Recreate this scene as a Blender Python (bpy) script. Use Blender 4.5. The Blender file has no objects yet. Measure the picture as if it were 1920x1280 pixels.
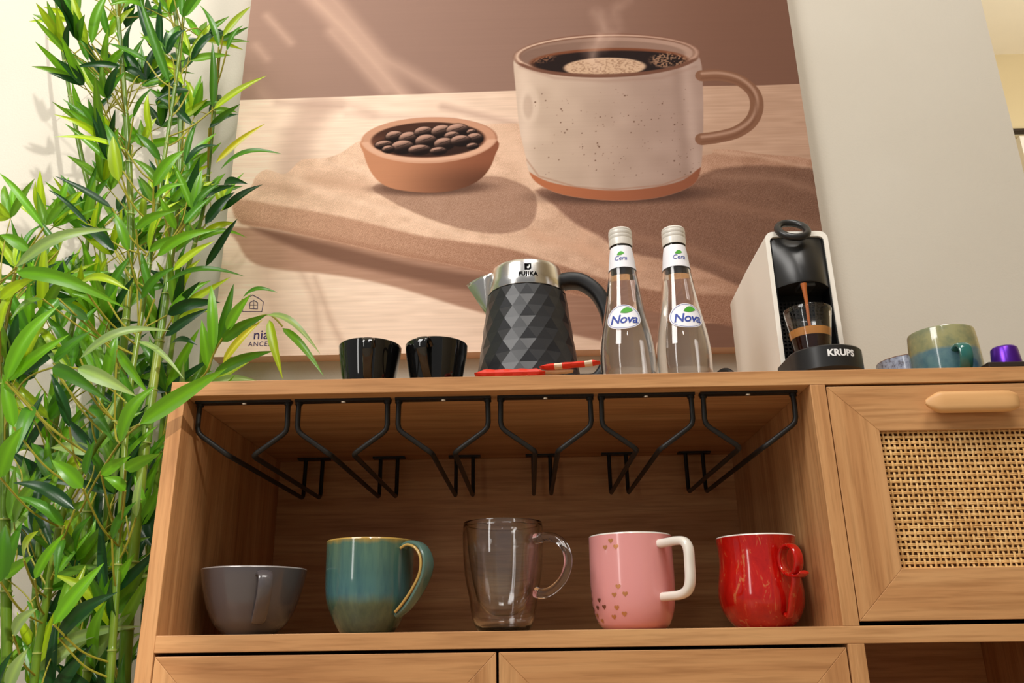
import bpy, bmesh, math, random
import numpy as np
from mathutils import Vector, Matrix
S = bpy.context.scene
C = S.collection
PI = math.pi
# ------------------------------------------------------------------ camera, sky, sun, lights, exposure
cam = bpy.data.cameras.new('camera'); cam.sensor_width = 36.0; cam.lens = 29.1701; cam.clip_start = .02
camo = bpy.data.objects.new('camera', cam); C.objects.link(camo)
camo.matrix_world = Matrix([[0.999703, 0.019277, 0.014878, 0.394119], [0.020434, -0.3318, -0.943129, -0.91928], [-0.013244, 0.943153, -0.332095, -0.003], [0, 0, 0, 1]])
S.camera = camo
S.view_settings.view_transform = 'Standard'; S.view_settings.look = 'None'
S.view_settings.gamma = 1.0; S.view_settings.use_curve_mapping = False
S.view_settings.exposure = -0.10
wd = bpy.data.worlds.new('world'); S.world = wd; wd.use_nodes = True
wd.node_tree.nodes['Background'].inputs[0].default_value = (1.0, .97, .93, 1)
wd.node_tree.nodes['Background'].inputs[1].default_value = 0.27
SUN = Vector((-.50, .80, -.50)).normalized()
sl = bpy.data.lights.new('sun', 'SUN'); sl.energy = 2.3; sl.angle = math.radians(1.0); sl.color = (1.0, .965, .90)
so = bpy.data.objects.new('sun', sl); C.objects.link(so); so.rotation_euler = SUN.to_track_quat('-Z', 'Y').to_euler()
def area(name, loc, target, sx, sy, power, col):
    l = bpy.data.lights.new(name, 'AREA'); l.shape = 'RECTANGLE'; l.size = sx; l.size_y = sy; l.energy = power; l.color = col
    o = bpy.data.objects.new(name, l); C.objects.link(o); o.location = loc
    o.rotation_euler = (Vector(target) - Vector(loc)).to_track_quat('-Z', 'Y').to_euler()
    return o
area('window_light', (-1.2, -1.7, 2.25), (.4, .2, .3), 1.1, 1.3, 56, (1, .965, .92))
area('side_window_light', (-1.25, -2.0, .85), (.3, .1, .15), .22, 1.7, 9, (1, .97, .93))
area('overhead_fill', (.9, -1.3, 2.6), (.5, .3, .2), 1.0, .6, 34, (1, .955, .90))  # added fill lamp above and behind the camera, no real fixture
area('hall_fill', (3.2, 1.0, 1.3), (3.2, 2.6, 3.0), 1.0, 1.0, 48, (1, .95, .86))  # added upward fill that brightens the hall ceiling and wall
area('downlight', (.45, -1.5, 2.2), (.5, .1, .1), .09, .09, 4.5, (1, .95, .9))
area('downlight', (.47, -1.35, 1.25), (.5, .1, .1), .07, .07, 1.2, (1, .95, .9))
# ------------------------------------------------------------------ materials
def lin(r, g, b):
    f = lambda c: c/12.92 if c <= .04045 else ((c+.055)/1.055)**2.4
    return (f(r/255), f(g/255), f(b/255), 1)
def mat(name, col, rough=.5, metal=0, trans=0, ior=1.45, coat=0, spec=.5, sub=0):
    m = bpy.data.materials.new(name); m.use_nodes = True; b = m.node_tree.nodes['Principled BSDF']
    b.inputs['Base Color'].default_value = col; b.inputs['Roughness'].default_value = rough
    b.inputs['Metallic'].default_value = metal; b.inputs['Transmission Weight'].default_value = trans
    b.inputs['IOR'].default_value = ior; b.inputs['Coat Weight'].default_value = coat
    b.inputs['Specular IOR Level'].default_value = spec
    return m
def nodes(m): return m.node_tree.nodes, m.node_tree.links, m.node_tree.nodes['Principled BSDF']
def ramp(n, stops):
    r = n.new('ShaderNodeValToRGB')
    while len(r.color_ramp.elements) > len(stops): r.color_ramp.elements.remove(r.color_ramp.elements[-1])
    while len(r.color_ramp.elements) < len(stops): r.color_ramp.elements.new(.5)
    for e, (p, c) in zip(r.color_ramp.elements, stops): e.position = p; e.color = c
    return r
def texco(n, l, scale, rot=(0, 0, 0)):
    t = n.new('ShaderNodeTexCoord'); mp = n.new('ShaderNodeMapping')
    mp.inputs['Scale'].default_value = scale; mp.inputs['Rotation'].default_value = rot
    l.new(t.outputs['Object'], mp.inputs['Vector']); return mp
def noise(n, l, vec, sc, det=3, rough=.5, dist=0):
    x = n.new('ShaderNodeTexNoise'); x.inputs['Scale'].default_value = sc; x.inputs['Detail'].default_value = det
    x.inputs['Roughness'].default_value = rough; x.inputs['Distortion'].default_value = dist
    l.new(vec.outputs[0], x.inputs['Vector']); return x
def bump(n, l, b, src, strength, dist):
    bp = n.new('ShaderNodeBump'); bp.inputs['Strength'].default_value = strength; bp.inputs['Distance'].default_value = dist
    l.new(src, bp.inputs['Height']); l.new(bp.outputs[0], b.inputs['Normal'])
def mixc(n, l, fac, a, b_, mode='MIX'):
    x = n.new('ShaderNodeMix'); x.data_type = 'RGBA'; x.blend_type = mode
    if isinstance(fac, float): x.inputs[0].default_value = fac
    else: l.new(fac, x.inputs[0])
    for k, v in ((6, a), (7, b_)):
        if isinstance(v, tuple): x.inputs[k].default_value = v
        else: l.new(v, x.inputs[k])
    return x
def wood(name, axis):
    m = mat(name, lin(205, 160, 112), .42, spec=.35); n, l, b = nodes(m)
    st = [1, 1, 1]; st[axis] = .05
    mp = texco(n, l, tuple(st))
    a = noise(n, l, mp, 26, 5, .62, .6)
    f = noise(n, l, mp, 190, 3, .6, .2)
    big = noise(n, l, mp, 7, 2, .5, 1.2)
    r = ramp(n, [(.28, lin(172, 119, 74)), (.5, lin(201, 149, 99)), (.72, lin(219, 171, 119))])
    l.new(a.outputs[0], r.inputs[0])
    r2 = ramp(n, [(.35, (.62, .56, .5, 1)), (.55, (1, 1, 1, 1))]); l.new(f.outputs[0], r2.inputs[0])
    x = mixc(n, l, .55, r.outputs[0], r2.outputs[0], 'MULTIPLY')
    r3 = ramp(n, [(.3, (.84, .80, .76, 1)), (.65, (1, 1, 1, 1))]); l.new(big.outputs[0], r3.inputs[0])
    y = mixc(n, l, .8, x.outputs[2], r3.outputs[0], 'MULTIPLY')
    l.new(y.outputs[2], b.inputs['Base Color'])
    bump(n, l, b, f.outputs[0], .12, .0004)
    return m
WX, WY, WZ = wood('oak_grain_x', 0), wood('oak_grain_y', 1), wood('oak_grain_z', 2)
def plaster(name, c, c2):
    m = mat(name, c, .85, spec=.2); n, l, b = nodes(m); mp = texco(n, l, (1, 1, 1))
    a = noise(n, l, mp, 3, 3); r = ramp(n, [(.3, c2), (.7, c)]); l.new(a.outputs[0], r.inputs[0]); l.new(r.outputs[0], b.inputs['Base Color'])
    f = noise(n, l, mp, 240, 4, .6); bump(n, l, b, f.outputs[0], .25, .0015); return m
M_wall = plaster('wall_paint', lin(206, 200, 187), lin(201, 194, 180))
M_ceil = plaster('ceiling_paint', lin(232, 222, 200), lin(228, 218, 196))
M_hall = plaster('hall_wall_paint', lin(214, 198, 160), lin(210, 193, 155))
M_floor = plaster('floor_tile', lin(176, 160, 140), lin(160, 145, 126))
M_black = mat('black_metal', (.012, .011, .010, 1), .45, spec=.4)
M_screw = mat('bright_screw', (.8, .8, .8, 1), .3, 1)
M_steel = mat('brushed_steel', (.80, .79, .77, 1), .2, 1)
M_kblack = mat('matt_black_plastic', (.017, .018, .021, 1), .34, spec=.5)
M_khandle = mat('black_handle_plastic', (.010, .010, .011, 1), .45)
M_gloss = mat('gloss_black_ceramic', (.004, .004, .004, 1), .06, coat=.5)
M_red = mat('red_glaze', lin(196, 22, 12), .12, coat=.6)
M_grey = mat('grey_glaze', lin(88, 83, 85), .2, coat=.5)
M_greyin = mat('pale_grey_glaze', lin(175, 170, 168), .2, coat=.3)
M_pink = mat('pink_glaze', lin(224, 152, 150), .22, coat=.5)
M_whitec = mat('white_ceramic', lin(236, 230, 220), .18, coat=.5)
M_gold = mat('gold_print', lin(196, 132, 80), .3, .35)
M_dkgold = mat('dark_gold_print', (.30, .12, .07, 1), .35, .6)
M_glass = mat('clear_glass', (1, 1, 1, 1), 0.0, trans=1, ior=1.45)
M_water = mat('water', (1, 1, 1, 1), 0.0, trans=1, ior=1.33)
M_paper = mat('white_label', lin(240, 240, 246), .5)
M_blue = mat('blue_print', lin(38, 66, 160), .5)
M_green = mat('green_print', lin(70, 165, 40), .5)
M_silver = mat('white_silver_cap', lin(228, 224, 216), .35, .15)
M_mwhite = mat('machine_white_plastic', lin(244, 239, 228), .38, spec=.4)
M_mdark = mat('machine_dark_plastic', (.018, .018, .018, 1), .32, spec=.5)
M_recess = mat('machine_recess_plastic', (.006, .006, .006, 1), .6, spec=.3)
M_krups = mat('silver_print', (.85, .85, .85, 1), .4)
M_purple = mat('purple_aluminium', (.10, .02, .36, 1), .28, .7)
M_tray = mat('dark_tray', (.03, .02, .016, 1), .4)
M_redpaper = mat('red_paper', lin(216, 48, 26), .45)
M_cream = mat('cream_paper', lin(226, 206, 178), .6)
M_coffee = mat('coffee', (.035, .008, .003, 1), .08)
M_crema = mat('crema', lin(226, 160, 84), .5)
M_stream = mat('coffee_pour', lin(176, 96, 44), .2, coat=.4)
M_cane = mat('rattan_cane', lin(222, 172, 104), .5, spec=.35)
M_dark = mat('dark_wood_backing', lin(120, 78, 45), .7)  # dark wood board behind the rattan weave
M_knob = mat('pale_beech', lin(222, 170, 112), .45)
n, l, b = nodes(M_knob); mp = texco(n, l, (.06, 1, 1)); a = noise(n, l, mp, 60, 3)
r = ramp(n, [(.3, lin(208, 154, 98)), (.7, lin(228, 180, 124))]); l.new(a.outputs[0], r.inputs[0]); l.new(r.outputs[0], b.inputs['Base Color'])
n, l, b = nodes(M_cane); mp = texco(n, l, (1, 1, 1)); a = noise(n, l, mp, 90, 3)
r = ramp(n, [(.3, lin(214, 164, 100)), (.6, lin(238, 194, 130)), (.8, lin(246, 212, 154))]); l.new(a.outputs[0], r.inputs[0]); l.new(r.outputs[0], b.inputs['Base Color'])
# red mug: gold flecks
n, l, b = nodes(M_red); mp = texco(n, l, (1, 1, .35)); a = noise(n, l, mp, 95, 4, .7, 1.0)
r = ramp(n, [(.0, lin(110, 8, 6)), (.40, lin(170, 14, 9)), (.60, lin(186, 22, 12)), (.66, lin(190, 100, 60))]); l.new(a.outputs[0], r.inputs[0]); l.new(r.outputs[0], b.inputs['Base Color'])
# blue green reactive glaze, colours change with height
def glaze(name, stops, z0, z1, streak=.25, sc=60, zs=.12):
    m = mat(name, (1, 1, 1, 1), .13, coat=.7); n, l, b = nodes(m)
    t = n.new('ShaderNodeTexCoord'); sp = n.new('ShaderNodeSeparateXYZ'); l.new(t.outputs['Object'], sp.inputs[0])
    mr = n.new('ShaderNodeMapRange'); mr.inputs[1].default_value = z0; mr.inputs[2].default_value = z1; l.new(sp.outputs[2], mr.inputs[0])
    mp = texco(n, l, (1, 1, zs)); a = noise(n, l, mp, sc, 4, .6)
    ma = n.new('ShaderNodeMath'); ma.operation = 'MULTIPLY_ADD'; ma.inputs[1].default_value = streak; l.new(a.outputs[0], ma.inputs[0]); l.new(mr.outputs[0], ma.inputs[2])
    sb = n.new('ShaderNodeMath'); sb.operation = 'SUBTRACT'; sb.inputs[1].default_value = streak/2; l.new(ma.outputs[0], sb.inputs[0])
    r = ramp(n, stops); l.new(sb.outputs[0], r.inputs[0])
    mp2 = texco(n, l, (1, 1, zs)); a2 = noise(n, l, mp2, sc*1.6, 3, .6); r2 = ramp(n, [(.35, (.62, .72, .82, 1)), (.62, (1.12, 1.08, 1.0, 1))]); l.new(a2.outputs[0], r2.inputs[0])
    y = mixc(n, l, .8, r.outputs[0], r2.outputs[0], 'MULTIPLY'); l.new(y.outputs[2], b.inputs['Base Color']); return m
M_teal = glaze('teal_reactive_glaze', [(.0, lin(58, 78, 64)), (.3, lin(84, 106, 84)), (.40, lin(72, 116, 120)), (.62, lin(70, 108, 104)), (.93, lin(84, 116, 98)), (.99, lin(168, 138, 62))], 0, .1045, .10, 70)
M_tealh = mat('teal_handle_glaze', lin(84, 114, 104), .15, coat=.6)
M_tealedge = mat('amber_glaze_edge', lin(190, 156, 84), .2, coat=.5)
M_two = glaze('olive_over_blue_glaze', [(.0, lin(60, 104, 112)), (.56, lin(92, 124, 132)), (.62, lin(146, 146, 104)), (1, lin(150, 150, 112))], 0, .07, .10, 40, 1)
M_twoh = mat('dark_teal_glaze', lin(40, 104, 98), .12, coat=.6)
M_speck = mat('speckled_blue_grey_glaze', lin(150, 160, 180), .15, coat=.5)
n, l, b = nodes(M_speck); mp = texco(n, l, (1, 1, 1)); a = noise(n, l, mp, 150, 4, .7)
r = ramp(n, [(.36, lin(84, 80, 84)), (.5, lin(150, 160, 182)), (.7, lin(176, 186, 204))]); l.new(a.outputs[0], r.inputs[0]); l.new(r.outputs[0], b.inputs['Base Color'])
M_brownrim = mat('brown_rim_glaze', lin(104, 66, 44), .2, coat=.5)
# bamboo
def leafmat():
    m = bpy.data.materials.new('bamboo_leaf'); m.use_nodes = True; n = m.node_tree.nodes; l = m.node_tree.links; b = n['Principled BSDF']
    at = n.new('ShaderNodeAttribute'); at.attribute_name = 'Col'
    l.new(at.outputs[0], b.inputs['Base Color']); b.inputs['Roughness'].default_value = .3; b.inputs['Specular IOR Level'].default_value = .5
    tr = n.new('ShaderNodeBsdfTranslucent')
    g = mixc(n, l, 1.0, at.outputs[0], (1.0, 1.0, .35, 1), 'MULTIPLY')
    hs = n.new('ShaderNodeHueSaturation'); hs.inputs['Value'].default_value = 1.5; l.new(g.outputs[2], hs.inputs['Color']); l.new(hs.outputs[0], tr.inputs[0])
    mx = n.new('ShaderNodeMixShader'); mx.inputs[0].default_value = .36
    l.new(b.outputs[0], mx.inputs[1]); l.new(tr.outputs[0], mx.inputs[2]); l.new(mx.outputs[0], n['Material Output'].inputs[0]); return m
M_leaf = leafmat()
M_culm = mat('bamboo_culm', lin(112, 142, 40), .3, spec=.5)
n, l, b = nodes(M_culm); mp = texco(n, l, (1, 1, .3)); a = noise(n, l, mp, 30, 3)
r = ramp(n, [(.3, lin(62, 92, 16)), (.5, lin(88, 120, 28)), (.75, lin(132, 146, 50))]); l.new(a.outputs[0], r.inputs[0]); l.new(r.outputs[0], b.inputs['Base Color'])
M_node = mat('bamboo_node', lin(140, 152, 72), .4)
M_twig = mat('bamboo_twig', lin(150, 146, 46), .45)
# ------------------------------------------------------------------ mesh helpers
class MB:
    def __init__(s): s.v = []; s.f = []; s.m = []; s.mats = []; s.sm = []; s.mi = 0; s.smooth = True
    def mat(s, m, smooth=None):
        if m not in s.mats: s.mats.append(m)
        s.mi = s.mats.index(m)
        if smooth is not None: s.smooth = smooth
        return s
    def add(s, vs, fs):
        o = len(s.v); s.v += [tuple(v) for v in vs]
        for f in fs: s.f.append(tuple(i+o for i in f)); s.m.append(s.mi); s.sm.append(s.smooth)
        return s
    def box(s, x0, x1, y0, y1, z0, z1, bev=0):
        bm = bmesh.new(); bmesh.ops.create_cube(bm, size=1)
        for v in bm.verts: v.co = Vector(((x0+x1)/2+v.co.x*(x1-x0), (y0+y1)/2+v.co.y*(y1-y0), (z0+z1)/2+v.co.z*(z1-z0)))
        if bev: bmesh.ops.bevel(bm, geom=bm.edges[:], offset=bev, segments=2 if bev < .003 else 5, affect='EDGES', profile=.5)
        s.frombm(bm); return s
    def frombm(s, bm):
        bm.verts.index_update(); s.add([v.co[:] for v in bm.verts], [[v.index for v in f.verts] for f in bm.faces]); bm.free()
    def lathe(s, prof, cx, cy, cz=0, n=64, cap0=False, cap1=False, closed=False):
        vs = []; fs = []; k = len(prof)
        for (r, z) in prof:
            for i in range(n):
                a = 2*PI*i/n; vs.append((cx+r*math.cos(a), cy+r*math.sin(a), cz+z))
        for j in range(k if closed else k-1):
            j2 = (j+1) % k
            for i in range(n):
                i2 = (i+1) % n; fs.append((j*n+i, j*n+i2, j2*n+i2, j2*n+i))
        if cap0: fs.append(tuple(range(n))[::-1])
        if cap1: fs.append(tuple((k-1)*n+i for i in range(n)))
        return s.add(vs, fs)
    def tube(s, path, r, n=10, caps=True, closed=False):
        P = [Vector(p) for p in path]; k = len(P); R = r if isinstance(r, (list, tuple)) else [r]*k
        vs = []; fs = []; up = None
        for i in range(k):
            if closed: t = (P[(i+1) % k]-P[i-1])
            else: t = (P[min(i+1, k-1)]-P[max(i-1, 0)])
            t.normalize()
            if up is None: up = t.orthogonal().normalized()
            else: up = (up-t*up.dot(t)); up = up.normalized() if up.length > 1e-6 else t.orthogonal().normalized()
            sd = t.cross(up)
            for j in range(n):
                a = 2*PI*j/n; vs.append(P[i]+(up*math.cos(a)+sd*math.sin(a))*R[i])
        for i in range(k if closed else k-1):
            i2 = (i+1) % k
            for j in range(n): j2 = (j+1) % n; fs.append((i*n+j, i*n+j2, i2*n+j2, i2*n+j))
        if caps and not closed: fs.append(tuple(range(n))[::-1]); fs.append(tuple((k-1)*n+j for j in range(n)))
        return s.add(vs, fs)
    def sweep(s, path, side, w, t, n=16, p=2.6):
        """rounded strap: width w along the fixed side vector, thickness t across"""
        P = [Vector(q) for q in path]; k = len(P); W = w if isinstance(w, list) else [w]*k; T = t if isinstance(t, list) else [t]*k
        side = Vector(side).normalized(); vs = []; fs = []
        for i in range(k):
            tg = (P[min(i+1, k-1)]-P[max(i-1, 0)]).normalized(); nn = tg.cross(side).normalized()
            for j in range(n):
                a = 2*PI*j/n; c, d = math.cos(a), math.sin(a)
                c = math.copysign(abs(c)**(2/p), c); d = math.copysign(abs(d)**(2/p), d)
                vs.append(P[i]+side*c*W[i]/2+nn*d*T[i]/2)
        for i in range(k-1):
            for j in range(n): j2 = (j+1) % n; fs.append((i*n+j, i*n+j2, (i+1)*n+j2, (i+1)*n+j))
        fs.append(tuple(range(n))[::-1]); fs.append(tuple((k-1)*n+j for j in range(n)))
        return s.add(vs, fs)
    def prism(s, pts, f0, f1):
        """polygon pts swept between maps f0 and f1 (2-D point -> 3-D point)"""
        k = len(pts); vs = [f0(*p) for p in pts]+[f1(*p) for p in pts]
        fs = [tuple(range(k))[::-1], tuple(range(k, 2*k))]+[(i, (i+1) % k, (i+1) % k+k, i+k) for i in range(k)]
        return s.add(vs, fs)
    def obj(s, name, parent=None, bev=0):
        me = bpy.data.meshes.new(name); o = bpy.data.objects.new(name, me); C.objects.link(o)
        off = Vector(parent.get('_w', (0, 0, 0))) if parent else Vector((0, 0, 0))
        me.from_pydata([(v[0]-off.x, v[1]-off.y, v[2]-off.z) for v in s.v], [], s.f)
        for m in s.mats: me.materials.append(m)
        me.polygons.foreach_set('material_index', s.m); me.polygons.foreach_set('use_smooth', s.sm)
        bm = bmesh.new(); bm.from_mesh(me); bmesh.ops.recalc_face_normals(bm, faces=bm.faces); bm.to_mesh(me); bm.free()
        if hasattr(me, 'set_sharp_from_angle'): me.set_sharp_from_angle(angle=math.radians(38)); me.polygons.foreach_set('use_smooth', s.sm)
        o['_w'] = tuple(off)
        if parent: o.parent = parent
        if bev:
            b = o.modifiers.new('bevel', 'BEVEL'); b.width = bev; b.segments = 2; b.limit_method = 'ANGLE'
        return o
def setp(o, label=None, cat=None, group=None, kind=None):
    for k, v in (('label', label), ('category', cat), ('group', group), ('kind', kind)):
        if v: o[k] = v
    return o
def thing(name, loc, label, cat, group=None):
    o = bpy.data.objects.new(name, None); C.objects.link(o); o.location = loc; o.empty_display_size = .02
    o['_w'] = tuple(loc); return setp(o, label, cat, group)
def cr(pts, k=8):
    P = [Vector(p) for p in pts]; out = []
    for i in range(len(P)-1):
        a = P[max(i-1, 0)]; b = P[i]; c = P[i+1]; d = P[min(i+2, len(P)-1)]
        for j in range(k):
            t = j/k; out.append(.5*((2*b)+(c-a)*t+(2*a-5*b+4*c-d)*t*t+(3*b-a-3*c+d)*t**3))
    out.append(P[-1]); return out
def crp(pts, k=6): return [tuple(v)[:2] for v in cr([(a, b, 0) for a, b in pts], k)]
def az(cx, cy, deg):
    t = math.radians(deg); d = (math.sin(t), -math.cos(t)); side = (math.cos(t), math.sin(t), 0)
    return (lambda a, z, s=0: (cx+d[0]*a+side[0]*s, cy+d[1]*a+side[1]*s, z)), side
FONT = None
def text2d(txt, size, shear=0, spacing=1.0, off=0.0):
    cu = bpy.data.curves.new('tmp_text', 'FONT'); cu.body = txt; cu.size = size; cu.shear = shear; cu.align_x = 'CENTER'; cu.align_y = 'CENTER'
    cu.space_character = spacing; cu.offset = off; cu.resolution_u = 4
    o = bpy.data.objects.new('tmp_text', cu); C.objects.link(o)
    me = bpy.data.meshes.new_from_object(o.evaluated_get(bpy.context.evaluated_depsgraph_get()))
    vs = [tuple(v.co)[:2] for v in me.vertices]; fs = [tuple(p.vertices) for p in me.polygons]
    bpy.data.objects.remove(o); bpy.data.curves.remove(cu); bpy.data.meshes.remove(me)
    return vs, fs
def fine(vs, fs, n=1):
    bm = bmesh.new(); V = [bm.verts.new((a, b, 0)) for a, b in vs]
    for f in fs:
        try: bm.faces.new([V[i] for i in f])
        except ValueError: pass
    bmesh.ops.triangulate(bm, faces=bm.faces[:])
    for _ in range(n): bmesh.ops.subdivide_edges(bm, edges=bm.edges[:], cuts=1, use_grid_fill=True)
    bm.verts.index_update(); r = [tuple(v.co)[:2] for v in bm.verts], [tuple(v.index for v in f.verts) for f in bm.faces]; bm.free(); return r
# ------------------------------------------------------------------ the setting
FZ = -.60; CZ = 3.03
def slab(name, m, *a): return setp(MB().mat(m, False).box(*a).obj(name), kind='structure')
slab('floor', M_floor, -3, 5, -2.6, 3.3, FZ-.1, FZ)
slab('wall_back', M_wall, -3, 1.317, .434, .56, FZ, CZ)
slab('wall_hall', M_hall, 1.2, 5, 3.0, 3.1, FZ, CZ)
slab('ceiling', M_ceil, -3, 5, -2.2, 3.1, CZ, CZ+.1)
slab('sun_mask_wall', M_wall, 1.50, 5, -2.35, -2.2, FZ, CZ)  # unseen wall piece added to block the sun right of the lit area
slab('wall_hall_right', M_hall, 4.9, 5, -2.2, 3.1, FZ, CZ)
door = MB().mat(M_whitec, False)
for a in ((3.05, 3.12, 2.94, 2.999, FZ, 2.46), (3.95, 4.02, 2.94, 2.999, FZ, 2.46), (3.12, 3.95, 2.94, 2.999, 2.39, 2.46)): door.box(*a)
door.mat(M_ceil).box(3.12, 3.95, 2.96, 2.999, FZ, 2.39)
dobj = setp(door.obj('door_1'), kind='structure')
setp(MB().mat(M_tray, False).box(3.0, 4.4, 2.96, 2.999, 2.507, 2.520).obj('trim_1'), kind='structure')
# ------------------------------------------------------------------ cabinet
W = .72; H = .2614; T = .0173; D = .39; TOP = H+T; X2 = 1.055; XE = X2+T; WD = (W-.0)
cab = thing('sideboard', (.5, .2, FZ), 'light oak sideboard with an open mug shelf and rattan drawer, against the wall', 'cabinet')
def board(name, m, *a): return MB().mat(m, False).box(*a).obj(name, cab, .0007)
board('top_panel', WX, -T, XE, 0, D+T, H, TOP)
board('side_panel', WZ, -T, 0, 0, D+T, FZ+.08, H-.0003)
board('side_panel', WZ, X2, XE, 0, D+T, FZ+.08, H-.0003)
board('shelf_panel', WX, 0, X2, 0, D, -T, 0)
board('divider_panel', WZ, W, W+T, 0, D, 0, H)
board('divider_panel', WZ, W+.002, W+T+.002, 0, D, -.30, -T)
board('back_panel', WX, 0, X2, D, D+.006, FZ+.09, H)
board('bottom_panel', WX, 0, X2, 0, D, FZ+.08, FZ+.097)
board('lower_shelf_panel', WX, 0, X2, 0, D, -.317, -.30)
for x in (0.02, X2-.06):
    for y in (.03, D-.06): MB().mat(WZ, False).box(x, x+.04, y, y+.04, FZ, FZ+.08).obj('leg', cab, .003)
def rattan(mb, x0, x1, z0, z1, y):
    px, pz = .0056, .0062; A = .0007
    nx = int((x1-x0)/px); nz = int((z1-z0)/pz); px = (x1-x0)/nx; pz = (z1-z0)/nz
    mb.mat(M_cane, True)
    rnd = random.Random(4)
    for j in range(nz+1):                      # horizontal canes: flat pairs
        for q in (-.0008, .0008):
            zc = z0+j*pz+q+rnd.uniform(-.0002, .0002); vs = []; fs = []; k = nx*4
            for i in range(k+1):
                x = x0+(x1-x0)*i/k; yy = y+A*math.cos(PI*(x-x0)/px+PI*j)
                for (dz, dy) in ((-.0009, .0004), (-.0005, -.0004), (.0005, -.0004), (.0009, .0004)): vs.append((x, yy+dy, zc+dz))
            for i in range(k):
                for c in range(3): fs.append((i*4+c, i*4+c+1, i*4+c+5, i*4+c+4))
            mb.add(vs, fs)
    for i in range(nx+1):                      # upright canes
        xc = x0+i*px+rnd.uniform(-.0002, .0002); vs = []; fs = []; k = nz*4
        for j in range(k+1):
            z = z0+(z1-z0)*j/k; yy = y-A*math.cos(PI*(z-z0)/pz+PI*i)
            for (dx, dy) in ((-.0013, .0004), (-.0007, -.0004), (.0007, -.0004), (.0013, .0004)): vs.append((xc+dx, yy+dy, z))
        for j in range(k):
            for c in range(3): fs.append((j*4+c, j*4+c+1, j*4+c+5, j*4+c+4))
        mb.add(vs, fs)
def drawer(x0, x1, z0, z1, fw, handle=True, name='drawer'):
    y0, y1 = .0012, .020
    mb = MB().mat(WX, False)
    def mitre(p): mb.prism(p, lambda a, b: (a, y0, b), lambda a, b: (a, y1, b))
    mitre([(x0, z1), (x1, z1), (x1-fw, z1-fw), (x0+fw, z1-fw)]); mitre([(x0, z0), (x1, z0), (x1-fw, z0+fw), (x0+fw, z0+fw)])
    mb.mat(WZ); mitre([(x0, z0), (x0, z1), (x0+fw, z1-fw), (x0+fw, z0+fw)]); mitre([(x1, z0), (x1, z1), (x1-fw, z1-fw), (x1-fw, z0+fw)])
    mb.mat(WY).box(x0+.01, x1-.01, y1, D-.03, z0+.004, z0+.012)
    for xx in (x0+.008, x1-.02): mb.box(xx, xx+.012, y1, D-.03, z0+.004, z1-.03)
    d = mb.obj(name, cab, .0006)
    r = MB(); rattan(r, x0+fw, x1-fw, z0+fw, z1-fw, .0075); r.obj('rattan_panel', d)
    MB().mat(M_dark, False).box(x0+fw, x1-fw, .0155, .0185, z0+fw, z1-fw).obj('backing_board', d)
    if handle:
        xc = (x0+x1)/2-.004; zc = z1-.0245; h = MB().mat(M_knob, True)
        L = .0515; hh = .0118
        prof = [(-L, .15), (-L+.003, .45), (-L+.013, .93), (-L+.018, 1), (L-.018, 1), (L-.010, .97), (L-.003, .75), (L, .3)]
        vs = []; fs = []; n = 20
        for (dx, s_) in prof:
            for j in range(n):
                a = 2*PI*j/n; c, d_ = math.cos(a), math.sin(a); c = math.copysign(abs(c)**.6, c); d_ = math.copysign(abs(d_)**.6, d_)
                vs.append((xc+dx, -.013+c*.0085*s_, zc+d_*hh*s_))
        for i in range(len(prof)-1):
            for j in range(n): j2 = (j+1) % n; fs.append((i*n+j, i*n+j2, (i+1)*n+j2, (i+1)*n+j))
        fs += [tuple(range(n))[::-1], tuple((len(prof)-1)*n+j for j in range(n))]
        h.add(vs, fs)
        for dx in (-.03, .03): h.box(xc+dx-.005, xc+dx+.005, -.008, .0015, zc-.005, zc+.005)
        setp(h.obj('handle', d), 'pale rounded wooden handle')
    return d
drawer(W+T+.0012, X2-.0012, .0045, H-.0025, .0525)
drawer(.0012, .3585, -.20, -T-.0035, .0525, False)
drawer(.3612, W+.0005, -.20, -T-.0035, .0525, False)
# ---- black wire stemware racks screwed under the top
def rack(cx, lean=0):
    m = MB().mat(M_black, True); y0, y1 = .027, .366
    for s_ in (-1, 1):
        pth = [(cx+s_*.0525, y0, H-.002), (cx+s_*.0528, y0, H-.016), (cx+s_*.053, y0+.002, .228), (cx+s_*.050, y0+.003, .2225), (cx+s_*.016, y0+.006, .1985), (cx+s_*.0133, y0+.012, .1972),
               (cx+s_*.0133, y1-.006, .1985), (cx+s_*.0133, y1, .2035), (cx+s_*.0133, y1+.001, H-.002)]
        V = [Vector(p) for p in pth]; out = [V[0]]
        for i in range(1, len(V)-1):
            out += [V[i].lerp(V[i-1], min(.4, .003/max((V[i]-V[i-1]).length, 1e-5))), V[i].lerp(V[i+1], min(.4, .003/max((V[i+1]-V[i]).length, 1e-5)))]
        out.append(V[-1]); m.tube(out, .0031, 10)
        m.tube([(cx+s_*.0525, y0, H-.001), (cx+s_*.0525, y0, H-.006)], .0044, 10)
    m.mat(M_black, False).box(cx-.0565, cx+.0565, y0-.006, y0+.006, H-.0030, H-.0002).box(cx-.025, cx+.025, y1-.006, y1+.007, H-.0030, H-.0002)
    o = m.obj('glass_rack', cab); o['label'] = 'black wire glass rack'
    MB().mat(M_screw, True).lathe([(.0001, -.0046), (.0026, -.0042), (.0032, -.0030)], cx, y0, H, 14).obj('screw', o)
for cx in (.0605, .1785, .2970, .4175, .5360, .6555): rack(cx)
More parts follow.
